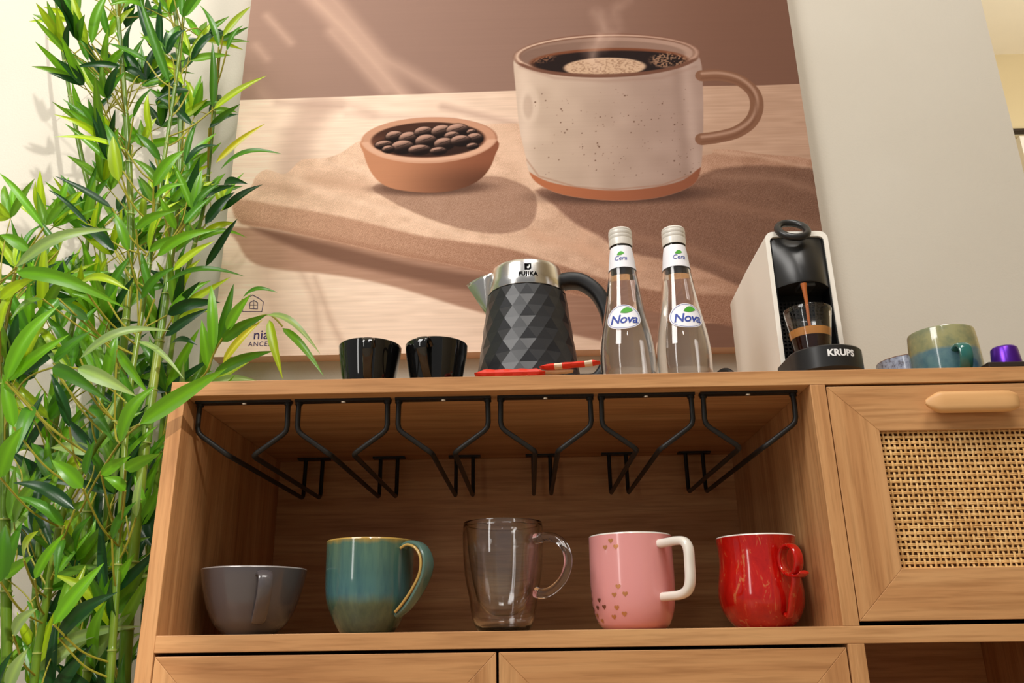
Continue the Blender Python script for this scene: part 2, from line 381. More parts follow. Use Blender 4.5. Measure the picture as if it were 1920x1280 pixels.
# ------------------------------------------------------------------ poster
PX0, PX1, PZ0, PZ1, PY = -.135, .920, .444, 1.245, .400
pt = thing('coffee_poster', ((PX0+PX1)/2, .417, PZ0), 'large canvas print of a speckled coffee cup and bowl of beans on the wall', 'poster')
def build_print():
    st = .0012; nx = int((PX1-PX0)/st)+1; nz = int((PZ1-PZ0)/st)+1
    X, Z = np.meshgrid(np.linspace(PX0, PX1, nx), np.linspace(PZ0, PZ1, nz))
    rng = np.random.default_rng(7)
    def c(r, g, b_): return np.array([r, g, b_], float)
    def sm(t): t = np.clip(t, 0, 1); return t*t*(3-2*t)
    XX, ZZ = X, Z
    def sdist(P, k=1):
        if k > 1:
            P = [tuple(v)[:2] for v in cr([(a, b_, 0) for a, b_ in [P[-1]]+list(P)+[P[0], P[1]]], k)][k:-k]
        P = np.array(P); out = np.full(XX.shape, -1.0)
        i0, i1 = np.clip(np.searchsorted(XX[0], [P[:, 0].min()-.03, P[:, 0].max()+.03]), 0, nx); j0, j1 = np.clip(np.searchsorted(ZZ[:, 0], [P[:, 1].min()-.03, P[:, 1].max()+.03]), 0, nz)
        X = XX[j0:j1, i0:i1]; Z = ZZ[j0:j1, i0:i1]; out[j0:j1, i0:i1] = sdist_(P, X, Z); return out
    def sdist_(P, X, Z):
        d = np.full(X.shape, 1e9); ins = np.zeros(X.shape, bool); n_ = len(P)
        for i in range(n_):
            a = P[i]; b_ = P[(i+1) % n_]; e = b_-a; wx = X-a[0]; wz = Z-a[1]
            t = np.clip((wx*e[0]+wz*e[1])/max((e*e).sum(), 1e-12), 0, 1); d = np.minimum(d, (wx-t*e[0])**2+(wz-t*e[1])**2)
            cr_ = ((a[1] > Z) != (b_[1] > Z))
            with np.errstate(divide='ignore', invalid='ignore'): xi = (b_[0]-a[0])*(Z-a[1])/(b_[1]-a[1])+a[0]
            ins ^= cr_ & (X < xi)
        d = np.sqrt(d); return np.where(ins, d, -d)
    def poly(P, soft=.0012, k=4): return sm(sdist(P, k)/(2*soft)+.5)
    def ell(E, soft=.0012, grow=0):
        cx, cz, rx, rz = E; rx += grow; rz += grow
        q = np.sqrt(((X-cx)/rx)**2+((Z-cz)/rz)**2); return sm((1-q)*min(rx, rz)/(2*soft)+.5)
    def band(pts, w, soft):
        d = np.full(X.shape, 1e9); P = np.array(pts)
        for i in range(len(P)-1):
            a = P[i]; e = P[i+1]-a; t = np.clip(((X-a[0])*e[0]+(Z-a[1])*e[1])/max((e*e).sum(), 1e-12), 0, 1)
            d = np.minimum(d, np.hypot(X-a[0]-t*e[0], Z-a[1]-t*e[1]))
        return sm((w-d)/(2*soft)+.5)
    def vnoise(sx, sz, seed):
        r_ = np.random.default_rng(seed); gx = (X-PX0)/sx; gz = (Z-PZ0)/sz
        G = r_.random((int(gz.max())+3, int(gx.max())+3)); i = gx.astype(int); j = gz.astype(int); u = sm(gx-i); v = sm(gz-j)
        return (G[j, i]*(1-u)+G[j, i+1]*u)*(1-v)+(G[j+1, i]*(1-u)+G[j+1, i+1]*u)*v
    def L(a, b_, t): return a[None, None, :]*(1-t[..., None])+b_[None, None, :]*t[..., None]
    def mix(m, col):
        nonlocal I
        col = col[None, None, :] if col.ndim == 1 else col
        I = I*(1-m[..., None])+col*m[..., None]
    U = (X-PX0)/(PX1-PX0)
    # wall behind
    I = L(c(164, 134, 120), c(122, 86, 70), sm(U*1.05-.05))
    mix(.35*sm((.45-abs(U-.42))/.3), c(148, 122, 112))
    for P, w, s_, k in (([(-0.0434, 1.2278), (0.0594, 1.1075), (0.1786, 0.9506)], .012, .022, .75), ([(-0.0004, 1.2265), (0.1348, 1.0427), (0.2794, 0.9418)], .010, .020, .55), ([(-0.1011, 1.1509), (-0.0487, 1.0855)], .006, .012, .5),
                        ([(0.0280, 1.1085), (0.1376, 0.9696)], .008, .016, .5), ([(-0.1160, 1.0812), (-0.0924, 1.0493)], .006, .012, .4), ([(-0.1190, 1.0010), (-0.0845, 0.9567)], .010, .02, .3)):
        mix(k*band(P, w, s_), c(222, 188, 168))
    # table
    tab = poly([(-0.2062, 0.9553), (-0.1382, 0.9558), (0.3850, 0.9626), (0.6210, 0.9643), (0.8507, 0.9614), (0.9804, 0.9636)]+[(1.2, .3), (-.4, .3)], .0008, 1)
    g = L(c(246, 222, 202), c(192, 156, 132), sm(U*1.25-.25))
    lines = vnoise(.05, .0022, 3)-.5; g = g+(lines*15)[..., None]+((vnoise(.03, .012, 5)-.5)*10)[..., None]
    mix(tab, g)
    for P, w, s_, k in (([(-0.0636, 0.9490), (0.0584, 0.9361)], .006, .012, .5), ([(0.0177, 0.9432), (-0.0181, 0.8798), (-0.0233, 0.7894)], .030, .022, .42), ([(0.0694, 0.9182), (0.2697, 0.9045)], .004, .012, .35), ([(0.2494, 0.9308), (0.3839, 0.8898)], .006, .010, .55), ([(0.0577, 0.9480), (0.1196, 0.9168)], .008, .014, .3)):
        mix(k*tab*band(P, w, s_), c(180, 148, 134))
    # lower table: shadow under the fold, then light
    sh = poly([(-0.1190, 0.6887), (-0.1102, 0.6569), (-0.0840, 0.6200), (-0.0356, 0.6035), (0.0399, 0.5947), (0.1340, 0.5764), (0.2181, 0.5505), (0.3193, 0.5158), (0.5258, 0.4584), (0.7606, 0.3975), (0.9354, 0.3941), (0.9551, 0.5266), (0.6842, 0.5325), (0.3194, 0.6006), (0.0548, 0.6583)], .004)
    mix(sh*.92, L(c(184, 144, 122), c(138, 100, 82), sm((X+.1)*1.1))+(lines*12)[..., None])
    mix(.8*poly([(-0.0903, 0.6880), (0.0745, 0.6453), (0.1886, 0.6117), (0.3194, 0.5824), (0.4115, 0.5632), (0.4111, 0.5463), (0.3009, 0.5557), (0.1707, 0.5887), (0.0379, 0.6254)], .008), c(118, 84, 68))
    for P, w, s_, k in (([(0.0016, 0.6078), (0.0337, 0.5466), (0.0480, 0.4682)], .004, .010, .35), ([(0.0311, 0.5868), (0.0638, 0.5065), (0.0893, 0.4578)], .004, .008, .4), ([(-0.0548, 0.6090), (-0.0450, 0.5483), (-0.0142, 0.4504)], .012, .02, .25)):
        mix(k*band(P, w, s_), c(176, 140, 120))
    mix(.75*poly([(0.6842, 0.5325), (0.9056, 0.5277), (0.9153, 0.3762), (0.7411, 0.3795)], .02), c(118, 84, 68))
    # cloth
    cloth = poly([(-0.1264, 0.7242), (-0.1198, 0.7457), (-0.0977, 0.7692), (-0.0900, 0.7911), (-0.0715, 0.8040), (-0.0364, 0.7942), (-0.0091, 0.8226), (0.0350, 0.8260), (0.0639, 0.8365), (0.1021, 0.8628), (0.1809, 0.8745), (0.3493, 0.8907), (0.4085, 0.8799), (0.4461, 0.8108), (0.7178, 0.8127), (0.7481, 0.8254), (0.8244, 0.8144), (0.9533, 0.7701), (0.9281, 0.5272), (0.9003, 0.4889), (0.7162, 0.4870), (0.6719, 0.4937), (0.5745, 0.5231), (0.4480, 0.5525), (0.3194, 0.5925), (0.1883, 0.6220), (0.0549, 0.6562), (-0.0419, 0.6816), (-0.1052, 0.6937)], .0012)
    sun = L(c(232, 198, 172), c(176, 134, 110), sm(U*1.5-.45))
    weave = (np.sin((X*.96+Z*.28)*2*PI/.0050)*np.sin((Z*.96-X*.28)*2*PI/.0050)*7+rng.normal(0, 7, X.shape))
    cl = sun+weave[..., None]+((vnoise(.02, .012, 11)-.5)*22)[..., None]
    mix(cloth, cl)
    # fold front
    fold = poly([(-0.1264, 0.7242), (-0.1147, 0.7434), (-0.0458, 0.7298), (0.0518, 0.7091), (0.1293, 0.6881), (0.2060, 0.6652), (0.2817, 0.6509), (0.3756, 0.6321), (0.4679, 0.5972), (0.5767, 0.5596), (0.6849, 0.5404), (0.9191, 0.5274), (0.9083, 0.4506), (0.7162, 0.4870), (0.6719, 0.4937), (0.5745, 0.5231), (0.4480, 0.5525), (0.3194, 0.5925), (0.1883, 0.6220), (0.0549, 0.6562), (-0.0419, 0.6816), (-0.1052, 0.6937)], .004)
    mix(fold*.9, L(c(196, 154, 128), c(150, 108, 86), sm((X+.1)*1.3))+(weave*1.3)[..., None])
    mix(.5*band([(-0.1056, 0.6980), (0.0547, 0.6604), (0.1882, 0.6261), (0.3194, 0.5965), (0.4481, 0.5574), (0.6722, 0.4976)], .003, .010), c(150, 104, 82))
    # creases
    for P, w, s_, k, cc in (([(0.0084, 0.7831), (0.0675, 0.7706), (0.1165, 0.7617)], .010, .016, .5, c(186, 146, 120)), ([(-0.0885, 0.7745), (-0.0489, 0.7680), (-0.0092, 0.7560)], .006, .010, .4, c(180, 140, 116)), ([(-0.0715, 0.8040), (-0.0108, 0.7781), (0.0692, 0.7410), (0.1858, 0.7080), (0.2816, 0.6634)], .004, .008, .5, c(244, 214, 190)),
                            ([(0.0254, 0.8217), (0.0855, 0.8000), (0.1446, 0.7852)], .003, .006, .4, c(246, 218, 196)), ([(0.3590, 0.8697), (0.3974, 0.8121), (0.4256, 0.7671)], .02, .02, .6, c(232, 198, 172)), ([(0.4136, 0.6603), (0.5062, 0.6270), (0.5972, 0.5943)], .010, .012, .5, c(214, 170, 142)),
                            ([(0.7381, 0.8223), (0.8239, 0.8100), (0.9257, 0.7785)], .003, .006, .5, c(222, 186, 160)), ([(0.5084, 0.6790), (0.4973, 0.6376), (0.5418, 0.5956)], .008, .012, .5, c(220, 176, 148))):
        mix(k*cloth*band(P, w, s_), cc)
    # cast shadows printed in the picture
    mix(.72*poly([(0.1336, 0.7689), (0.1561, 0.7356), (0.2242, 0.6986), (0.2910, 0.6737), (0.3571, 0.6637), (0.4045, 0.6763), (0.4203, 0.7077), (0.4155, 0.7455), (0.3774, 0.7705), (0.3195, 0.7807)], .003), L(c(160, 124, 104), c(142, 106, 88), U)+weave[..., None])
    mix(.80*poly([(0.4310, 0.7538), (0.4530, 0.7176), (0.4896, 0.6795), (0.5263, 0.6577), (0.5713, 0.6255), (0.6893, 0.5922), (0.7769, 0.5502), (0.9164, 0.5079), (0.9502, 0.7484), (0.8597, 0.7868), (0.7441, 0.7832), (0.6447, 0.7398)], .005), L(c(132, 94, 78), c(110, 78, 62), sm(U*2-1))+weave[..., None])
    for P, w, s_, k, cc in (([(0.5731, 0.6566), (0.6919, 0.6228), (0.7972, 0.5697)], .006, .014, .45, c(172, 130, 106)), ([(0.7283, 0.7162), (0.8390, 0.6922), (0.9190, 0.6588)], .008, .014, .4, c(160, 120, 98)), ([(0.7429, 0.7700), (0.8567, 0.7617), (0.9291, 0.7327)], .006, .012, .4, c(176, 138, 116))):
        mix(k*band(P, w, s_), cc)
    # bowl
    mix(.7*ell((0.2324, 0.7588, 0.1014, 0.0153), .006), c(78, 52, 42))
    bowl = np.maximum(poly([(0.1011, 0.8628), (0.1054, 0.8332), (0.1167, 0.8014), (0.1333, 0.7766), (0.1572, 0.7607), (0.1942, 0.7521), (0.2376, 0.7488), (0.2790, 0.7543), (0.3127, 0.7688), (0.3340, 0.7914), (0.3468, 0.8224), (0.3510, 0.8562), (0.2897, 0.8889), (0.1605, 0.8924)], .0012), ell((0.2255, 0.8600, 0.1255, 0.0480), .0012))
    shade = sm((X-0.1247)/(0.3486-0.1247)); shz = sm((0.8166-Z)/.05)
    mix(bowl, L(c(196, 138, 104), c(138, 84, 60), shade)*(1-.32*shz*shade)[..., None])
    mix(ell((0.2255, 0.8612, 0.1235, 0.0469), .0012), L(c(206, 160, 132), c(196, 140, 112), U))
    mix(ell((0.2236, 0.8599, 0.1057, 0.0377), .0015), L(c(104, 66, 50), c(70, 44, 34), sm((Z-0.8505)/.03)))
    mix(.8*ell((0.2258, 0.8506, 0.0936, 0.0273), .003), c(38, 24, 20))
    rb = np.random.default_rng(3)
    for (bx, bz, rx, rz) in ((0.1612, 0.8704, 0.0149, 0.0104), (0.1881, 0.8652, 0.0168, 0.0126), (0.2155, 0.8782, 0.0159, 0.0104), (0.2492, 0.8784, 0.0179, 0.0126), (0.2779, 0.8800, 0.0188, 0.0127), (0.3037, 0.8759, 0.0079, 0.0058), (0.1421, 0.8527, 0.0149, 0.0080), (0.1768, 0.8472, 0.0188, 0.0125), (0.2199, 0.8586, 0.0178, 0.0126), (0.2681, 0.8688, 0.0129, 0.0081), (0.3096, 0.8619, 0.0138, 0.0103), (0.2535, 0.8520, 0.0167, 0.0114), (0.2840, 0.8580, 0.0168, 0.0103), (0.1503, 0.8433, 0.0099, 0.0068), (0.2084, 0.8407, 0.0187, 0.0091), (0.2429, 0.8375, 0.0137, 0.0068), (0.3057, 0.8460, 0.0098, 0.0056)):
        rx *= 1.12; rz *= 1.15; bz -= .002
        e = (bx, bz, rx, rz); mix(ell(e, .0012, .0012), c(30, 18, 15)); v_ = sm((Z-bz)/rz*.55+.5-(X-bx)/rx*.22)
        mix(ell(e, .001), L(c(24, 14, 12), c(196, 156, 138), v_**2.3))
        mix(.9*band([(bx-rx*.5, bz+rz*.05), (bx-rx*.1, bz+rz*.25), (bx+rx*.1, bz+rz*.3), (bx+rx*.5, bz+rz*.6)], .0006, .0006), c(34, 20, 17))
    mix(bowl*ell((0.2254, 0.8671, 0.1286, 0.0574), .001)*(1-ell((0.2235, 0.8634, 0.1107, 0.0424), .0012))*sm((0.8597-Z)/.004)*.6, c(232, 190, 164))
    # cup
    mix(.75*ell((0.5774, 0.7361, 0.1429, 0.0172), .008), c(66, 44, 36))
    cup = poly([(0.3851, 1.0415), (0.3870, 0.9626), (0.3927, 0.8803), (0.4025, 0.8232), (0.4086, 0.7873), (0.4254, 0.7616), (0.4727, 0.7376), (0.5580, 0.7247), (0.6344, 0.7282), (0.6930, 0.7473), (0.7166, 0.7762), (0.7288, 0.8485), (0.7381, 0.9527), (0.7393, 1.0225), (0.7177, 1.0428), (0.6369, 1.0526), (0.5636, 1.0573), (0.4838, 1.0572), (0.4119, 1.0518)], .0012)
    cu_ = (X-0.3845)/(0.7349-0.3845)
    cc = L(c(200, 178, 160), c(168, 142, 130), sm(cu_*1.2-.1)); cc = cc+((vnoise(.03, .03, 21)-.5)*12)[..., None]
    cc = cc+(18*np.exp(-((cu_-.05)/.05)**2)+14*np.exp(-((cu_-.93)/.035)**2)-10*np.exp(-((cu_-.88)/.03)**2))[..., None]
    mix(cup, cc)
    base = cup*poly([(0.3780, 0.8126), (0.4086, 0.7873), (0.4448, 0.7655), (0.5020, 0.7520), (0.5591, 0.7452), (0.6263, 0.7489), (0.6847, 0.7627), (0.7303, 0.7902), (0.7217, 0.6951), (0.3765, 0.7034)], .0012)
    mix(base, L(c(184, 112, 76), c(140, 84, 60), sm(cu_)))
    mix(.5*cup*band([(0.4024, 0.8164), (0.4258, 0.7780), (0.4925, 0.7545), (0.5592, 0.7473), (0.6458, 0.7539), (0.7050, 0.7754)], .001, .002), c(150, 98, 74))
    mix(.35*cup*ell((0.4125, 0.9326, 0.0180, 0.0424), .004), c(232, 212, 194)); mix(.35*cup*ell((0.4094, 0.9265, 0.0090, 0.0259), .003), c(160, 134, 118))
    for k in range(150):
        u = rb.random(); zz = rb.random(); e = (0.4194+u*(0.7172-0.4194), 0.7704+zz*(0.9648-0.7704))
        s_ = .0006 + .0012*rb.random()**3
        sel = (abs(X-e[0]) < .004) & (abs(Z-e[1]) < .004); d = np.hypot(X-e[0], Z-e[1]); I[sel] = I[sel]*(1-(.75*sm((s_-d[sel])/.001+.5))[:, None])+c(92, 60, 46)*(.75*sm((s_-d[sel])/.001+.5))[:, None]
    # handle
    hpts = crp([(0.7391, 0.9861), (0.7732, 0.9863), (0.8071, 0.9746), (0.8312, 0.9477), (0.8345, 0.9147), (0.8202, 0.8826), (0.7904, 0.8605), (0.7554, 0.8512), (0.7267, 0.8474)], 6)
    mix(band(hpts, .0125, .0007), c(134, 94, 72)); mix(.7*band([(a+.001, b_+.005) for a, b_ in hpts], .003, .003), c(196, 160, 140)); mix(.5*band([(a-.001, b_-.006) for a, b_ in hpts], .002, .003), c(112, 72, 52))
    # mouth
    mix(ell((0.5621, 1.0380, 0.1780, 0.0504), .0012), c(124, 86, 70))
    mix(ell((0.5622, 1.0392, 0.1750, 0.0467), .0012), L(c(214, 184, 164), c(184, 148, 130), sm(cu_)))
    mix(ell((0.5622, 1.0404, 0.1679, 0.0418), .001), c(120, 84, 68)); mix(ell((0.5622, 1.0391, 0.1658, 0.0406), .0012), L(c(140, 112, 98), c(178, 146, 130), sm(cu_)))
    mix(.5*ell((0.5541, 1.0380, 0.1577, 0.0332), .0012), c(120, 92, 80)); 
    mix(ell((0.5656, 1.0241, 0.1501, 0.0306), .0014), c(120, 70, 46))
    mix(ell((0.5655, 1.0216, 0.1450, 0.0268), .0018), c(34, 22, 20))
    mix(ell((0.5571, 1.0109, 0.0779, 0.0218), .0014)*ell((0.5622, 1.0379, 0.1658, 0.0473), .001), c(206, 174, 146)+0*I); 
    f_ = ell((0.5571, 1.0109, 0.0749, 0.0195), .002); mix(f_*sm((vnoise(.003, .0018, 41)-.55)/.2)*.5, c(132, 96, 74))
    fr = ell((0.6805, 1.0231, 0.0364, 0.0171), .004)*ell((0.5655, 1.0229, 0.1481, 0.0293), .0012); mix(fr*sm((vnoise(.003, .002, 42)-.45)/.15)*.7, c(196, 150, 118))
    fr = ell((0.4320, 1.0365, 0.0306, 0.0123), .004)*ell((0.5655, 1.0229, 0.1481, 0.0293), .0012); mix(fr*sm((vnoise(.003, .002, 43)-.5)/.15)*.6, c(160, 112, 84))
    front = (ell((0.5621, 1.0380, 0.1780, 0.0504), .0012)-ell((0.5622, 1.0392, 0.1699, 0.0436), .0012)).clip(0, 1)*sm((1.0277-Z)/.006)
    mix(front*.9, c(112, 74, 58))
    mix(.3*cup*band([(0.3959, 1.0166), (0.4612, 0.9893), (0.5596, 0.9792), (0.6625, 0.9835), (0.7298, 1.0069)], .003, .004), c(150, 116, 102))
    # steam
    for P, w, s_, k in (([(0.5431, 1.0124), (0.5295, 1.0496), (0.5623, 1.0923), (0.5490, 1.1372)], .010, .016, .30), ([(0.5553, 1.0550), (0.5884, 1.0978), (0.5805, 1.1427), (0.6080, 1.1676)], .008, .014, .22), ([(0.5338, 1.0310), (0.5514, 1.0801)], .006, .010, .3)):
        mix(k*band(P, w, s_)*(.5+.7*vnoise(.012, .02, 51)), c(232, 200, 182))
    I = np.clip(I*np.array([1.0, .985, .975])*(1.03-.15*U)[..., None]*(1+.02*(vnoise(.5, .0012, 61)-.5)[..., None]), 3, 252)/255  # light falloff towards the right put into the print colours with its own gradient
    I = np.where(I <= .04045, I/12.92, ((I+.055)/1.055)**2.4)
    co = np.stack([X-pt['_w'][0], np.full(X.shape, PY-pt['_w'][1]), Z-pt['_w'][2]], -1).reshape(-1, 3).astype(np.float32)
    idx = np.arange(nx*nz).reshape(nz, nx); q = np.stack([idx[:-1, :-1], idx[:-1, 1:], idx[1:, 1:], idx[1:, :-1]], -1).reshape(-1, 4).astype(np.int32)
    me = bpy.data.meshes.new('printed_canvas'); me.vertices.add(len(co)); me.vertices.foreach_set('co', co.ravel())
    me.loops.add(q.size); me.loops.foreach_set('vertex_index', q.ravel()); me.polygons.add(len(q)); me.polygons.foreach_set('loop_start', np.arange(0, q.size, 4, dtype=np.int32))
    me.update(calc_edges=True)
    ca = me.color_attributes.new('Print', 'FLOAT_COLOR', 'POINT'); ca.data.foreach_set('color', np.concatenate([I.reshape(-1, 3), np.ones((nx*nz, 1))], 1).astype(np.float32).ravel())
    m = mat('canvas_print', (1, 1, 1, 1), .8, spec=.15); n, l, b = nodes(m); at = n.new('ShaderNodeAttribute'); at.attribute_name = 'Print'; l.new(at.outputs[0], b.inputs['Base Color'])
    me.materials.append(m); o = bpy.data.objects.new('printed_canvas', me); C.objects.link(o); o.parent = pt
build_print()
M_edge = mat('canvas_edge', lin(222, 186, 160), .8)
MB().mat(M_edge, False).box(PX0, PX1, PY+.0003, .4338, PZ0, PZ1).obj('canvas_frame', pt)
M_ink = mat('navy_print', lin(58, 42, 96), .7)
ink = MB().mat(M_ink, False)
def inkline(P, w=.0011):
    for a, b_ in zip(P[:-1], P[1:]):
        a = Vector(a); b_ = Vector(b_); t = (b_-a).normalized()*w/2; nn = Vector((-t.y, t.x))
        q = [a-t-nn, b_+t-nn, b_+t+nn, a-t+nn]; ink.add([(v.x, PY-.0004, v.y) for v in q], [(0, 1, 2, 3)])
inkline([(-0.0892, 0.5255), (-0.0559, 0.5248), (-0.0547, 0.5425), (-0.0617, 0.5486), (-0.0744, 0.5559), (-0.0859, 0.5492), (-0.0909, 0.5433), (-0.0892, 0.5255)])
inkline([(-0.0777, 0.5311), (-0.0638, 0.5298), (-0.0648, 0.5417), (-0.0717, 0.5459), (-0.0778, 0.5420), (-0.0777, 0.5311)]); inkline([(-0.0716, 0.5449), (-0.0702, 0.5300)], .0008); inkline([(-0.0773, 0.5371), (-0.0644, 0.5368)], .0008)
def inktext(t, px, size, sp=1.0, off=0):
    vs, fs = text2d(t, size, 0, sp, off); ink.add([(px[0]+a, PY-.0004, px[1]+b_) for a, b_ in vs], fs)
setp(ink.obj('printed_emblem', pt), 'dark blue house emblem'); ink = MB().mat(M_ink, False)
inktext('nia', (-0.0531, 0.4818), .024, 1.0, .0002); inktext('ANCES', (-0.0544, 0.4655), .0115, 1.15)
setp(ink.obj('printed_lettering', pt), 'dark blue lettering')
# ------------------------------------------------------------------ mugs and cups
def handle(mb, cx, cy, deg, pts, w, t, k=8, n=16, p=2.6):
    f, side = az(cx, cy, deg); path = cr([f(a, z) for a, z in pts], k)
    if isinstance(w, list):
        m_ = len(path)-1; w = [w[min(int(i/m_*(len(w)-1)), len(w)-2)]*(1-(i/m_*(len(w)-1)-min(int(i/m_*(len(w)-1)), len(w)-2)))+w[min(int(i/m_*(len(w)-1)), len(w)-2)+1]*(i/m_*(len(w)-1)-min(int(i/m_*(len(w)-1)), len(w)-2)) for i in range(len(path))]
    mb.sweep(path, side, w, t, n, p); return mb
def vessel(outer, wall, bottom=.004):
    """closed profile of a cup: outer surface up, rounded lip, inner surface down"""
    o = crp(outer, 6); zb = o[0][1]+bottom; r1, z1 = o[-1]
    inn = [(max(r-wall, .0005), z) for r, z in o if z > zb+.002][::-1]
    lip = [(r1-wall*.15, z1+wall*.35), (r1-wall*.5, z1+wall*.5), (r1-wall*.85, z1+wall*.35)]
    return [(.0004, o[0][1])]+o, lip, inn+[(max(inn[-1][0]-.004, .002), zb), (.0004, zb)]
def mugbody(mo, outer, cx, cy, cz, wall=.0035, mi=None, lipm=None):
    o, lip, inn = vessel(outer, wall); mb = MB().mat(mo, True); mb.lathe(o, cx, cy, cz, 72)
    mb.mat(lipm or mi or mo).lathe([o[-1]]+lip+[inn[0]], cx, cy, cz, 72); mb.mat(mi or mo).lathe(inn, cx, cy, cz, 72)
    return mb
SH = 'mugs standing on the open shelf'
# grey cup
CX, CY = .0670, .10
g = thing('grey_cup', (CX, CY, 0), 'wide dark grey glazed cup at the left end of the mug shelf', 'cup', SH)
mugbody(M_grey, [(.0295, .0), (.0315, .002), (.0375, .0075), (.0440, .0157), (.0515, .0318), (.0567, .0498), (.0597, .064), (.0610, .0722)], CX, CY, 0, .003, M_greyin).obj('cup_body', g)
handle(MB().mat(M_grey, True), CX, CY, 27, [(.054, .062), (.066, .0655), (.0755, .060), (.0765, .048), (.069, .032), (.054, .016), (.044, .0135)], [.019, .0165, .016, .016, .014], .0062).obj('handle', g)
# teal mug
CX, CY = .2048, .10
g = thing('teal_mug', (CX, CY, 0), 'blue-green glazed mug with an amber rim, second from the left on the shelf', 'mug', SH)
mugbody(M_teal, [(.029, .0), (.0315, .001), (.0375, .0097), (.0433, .0215), (.0482, .0335), (.0508, .050), (.0516, .070), (.0520, .090), (.0525, .1025)], CX, CY, 0, .0036, M_teal, M_tealedge).obj('mug_body', g)
hp = [(.047, .093), (.061, .0985), (.0765, .094), (.0855, .080), (.084, .062), (.072, .042), (.058, .027), (.044, .0185)]
h = handle(MB().mat(M_tealh, True), CX, CY, 60, hp, [.014, .0165, .019, .0165, .012], .0062)
f, side = az(CX, CY, 60)
sv = Vector(side)*.0085
inn = cr([Vector(f(a, z))-sv for a, z in [(.052, .0925), (.0615, .0958), (.074, .0912), (.0815, .079), (.080, .062), (.069, .0445), (.056, .030), (.047, .022)]], 8)
h.mat(M_tealedge).tube(inn, .0016, 8); h.obj('handle', g)
# glass mug
CX, CY = .3638, .10
g = thing('glass_mug', (CX, CY, 0), 'empty clear double-walled glass mug in the middle of the shelf', 'mug', SH)
outer = crp([(.0285, .0), (.0318, .003), (.0358, .0117), (.0385, .024), (.0405, .0372), (.0440, .053), (.0462, .0675), (.0478, .088), (.0484, .109), (.0474, .1225)], 6)
cav = crp([(.026, .0035), (.0300, .006), (.034, .0135), (.0368, .026), (.0388, .039), (.0423, .054), (.0445, .068), (.0461, .088), (.0466, .107), (.0458, .1185)], 6)
cup_o = crp([(.0445, .1185), (.0432, .108), (.0415, .088), (.0385, .068), (.0350, .050), (.0300, .033), (.0225, .0215), (.012, .0165), (.0004, .0158)], 6)
cup_i = crp([(.0462, .1238), (.0448, .1215), (.0420, .108), (.0403, .088), (.0373, .0685), (.0338, .051), (.0288, .0345), (.0215, .0232), (.0115, .0182), (.0004, .0175)], 6)
mb = MB().mat(M_glass, True); mb.lathe([(.0004, 0)]+outer+[(.0470, .1238)]+cup_i, CX, CY, 0, 80)
mb.obj('glass_body', g)
inner_sh = MB().mat(M_glass, True).lathe([(.0004, .0030)]+cav+[(.0452, .1192)]+cup_o, CX, CY, 0, 80)
io = inner_sh.obj('inner_glass_wall', g); 
bm = bmesh.new(); bm.from_mesh(io.data); bmesh.ops.reverse_faces(bm, faces=bm.faces[:]); bm.to_mesh(io.data); bm.free()
mb = MB().mat(M_glass, True); f, side = az(CX, CY, 53)
pp = cr([f(a, z) for a, z in [(.0490, .1010), (.0555, .1015), (.0690, .1020), (.0835, .0960), (.0925, .0830), (.0930, .0680), (.0850, .0530), (.0700, .0425), (.0560, .0395), (.0478, .0415)]], 8)
mb.tube(pp, [.0062-.0014*math.sin(PI*i/(len(pp)-1)) for i in range(len(pp))], 16); mb.obj('handle', g)
# pink mug
CX, CY = .5158, .10
g = thing('pink_mug', (CX, CY, 0), 'pink mug with white handle and gold hearts, between the glass and red mugs', 'mug', SH)
pink_o = [(.0345, -.0), (.0365, .0012), (.0412, .0062), (.0455, .0170), (.0482, .0300), (.0492, .0450), (.0494, .0640), (.0492, .0850), (.0491, .1040)]
mb = mugbody(M_pink, pink_o, CX, CY, 0, .0036, M_whitec, M_whitec)
pr = crp(pink_o, 6)
def rad(z, prof):
    for (r0, z0), (r1, z1) in zip(prof[:-1], prof[1:]):
        if z0 <= z <= z1: return r0+(r1-r0)*(z-z0)/max(z1-z0, 1e-9)
    return prof[-1][0]
def wrap(mb, vs, fs, cx, cy, cz, deg, zc, prof, off=.0004):
    out = []
    for a, b_ in vs:
        z = zc+b_; r = rad(z, prof)+off; t = math.radians(deg)+a/r; out.append((cx+r*math.sin(t), cy-r*math.cos(t), cz+z))
    mb.add(out, fs)
def heart(s): return [(s*.0625*16*math.sin(t)**3, s*.0625*(13*math.cos(t)-5*math.cos(2*t)-2*math.cos(3*t)-math.cos(4*t))) for t in [2*PI*i/24 for i in range(24)]]
def fan(P): return [(0, 0)]+P, [(0, i+1, (i+1) % len(P)+1) for i in range(len(P))]
for (px, pz, col) in ((1138, 1033, 0), (1157, 1033, 0), (1148, 1021, 0), (1160, 1109, 0), (1153, 1124, 0), (1172, 1123, 0), (1126, 1133, 1), (1123, 1147, 1), (1135, 1146, 1), (1157, 1148, 0), (1152, 1165, 0), (1170, 1160, 0), (1122, 1162, 0), (1112, 1130, 1), (1110, 1115, 1), (1131, 1172, 0), (1107, 1150, 1), (1118, 1178, 0)):
    z = (1190-pz)/190*.1095-.001; x = (px-(1181+(pz-1006)*.035))/ (1.545*1000) ; rr = rad(z, pr); an = math.degrees(math.asin(max(-.98, min(.98, x/rr*1.0))))-7
    mb.mat(M_dkgold if col else M_gold); v_, f_ = fan(heart(.0031)); wrap(mb, v_, f_, CX, CY, 0, an, z, pr, .0003)
mb.obj('mug_body', g)
handle(MB().mat(M_whitec, True), CX, CY, 38, [(.045, .0925), (.060, .0930), (.0745, .0935), (.0855, .0915), (.0905, .0830), (.0905, .0670), (.0895, .0500), (.0850, .0400), (.0750, .0355), (.0600, .0345), (.045, .0340)], .0125, .0100).obj('handle', g)
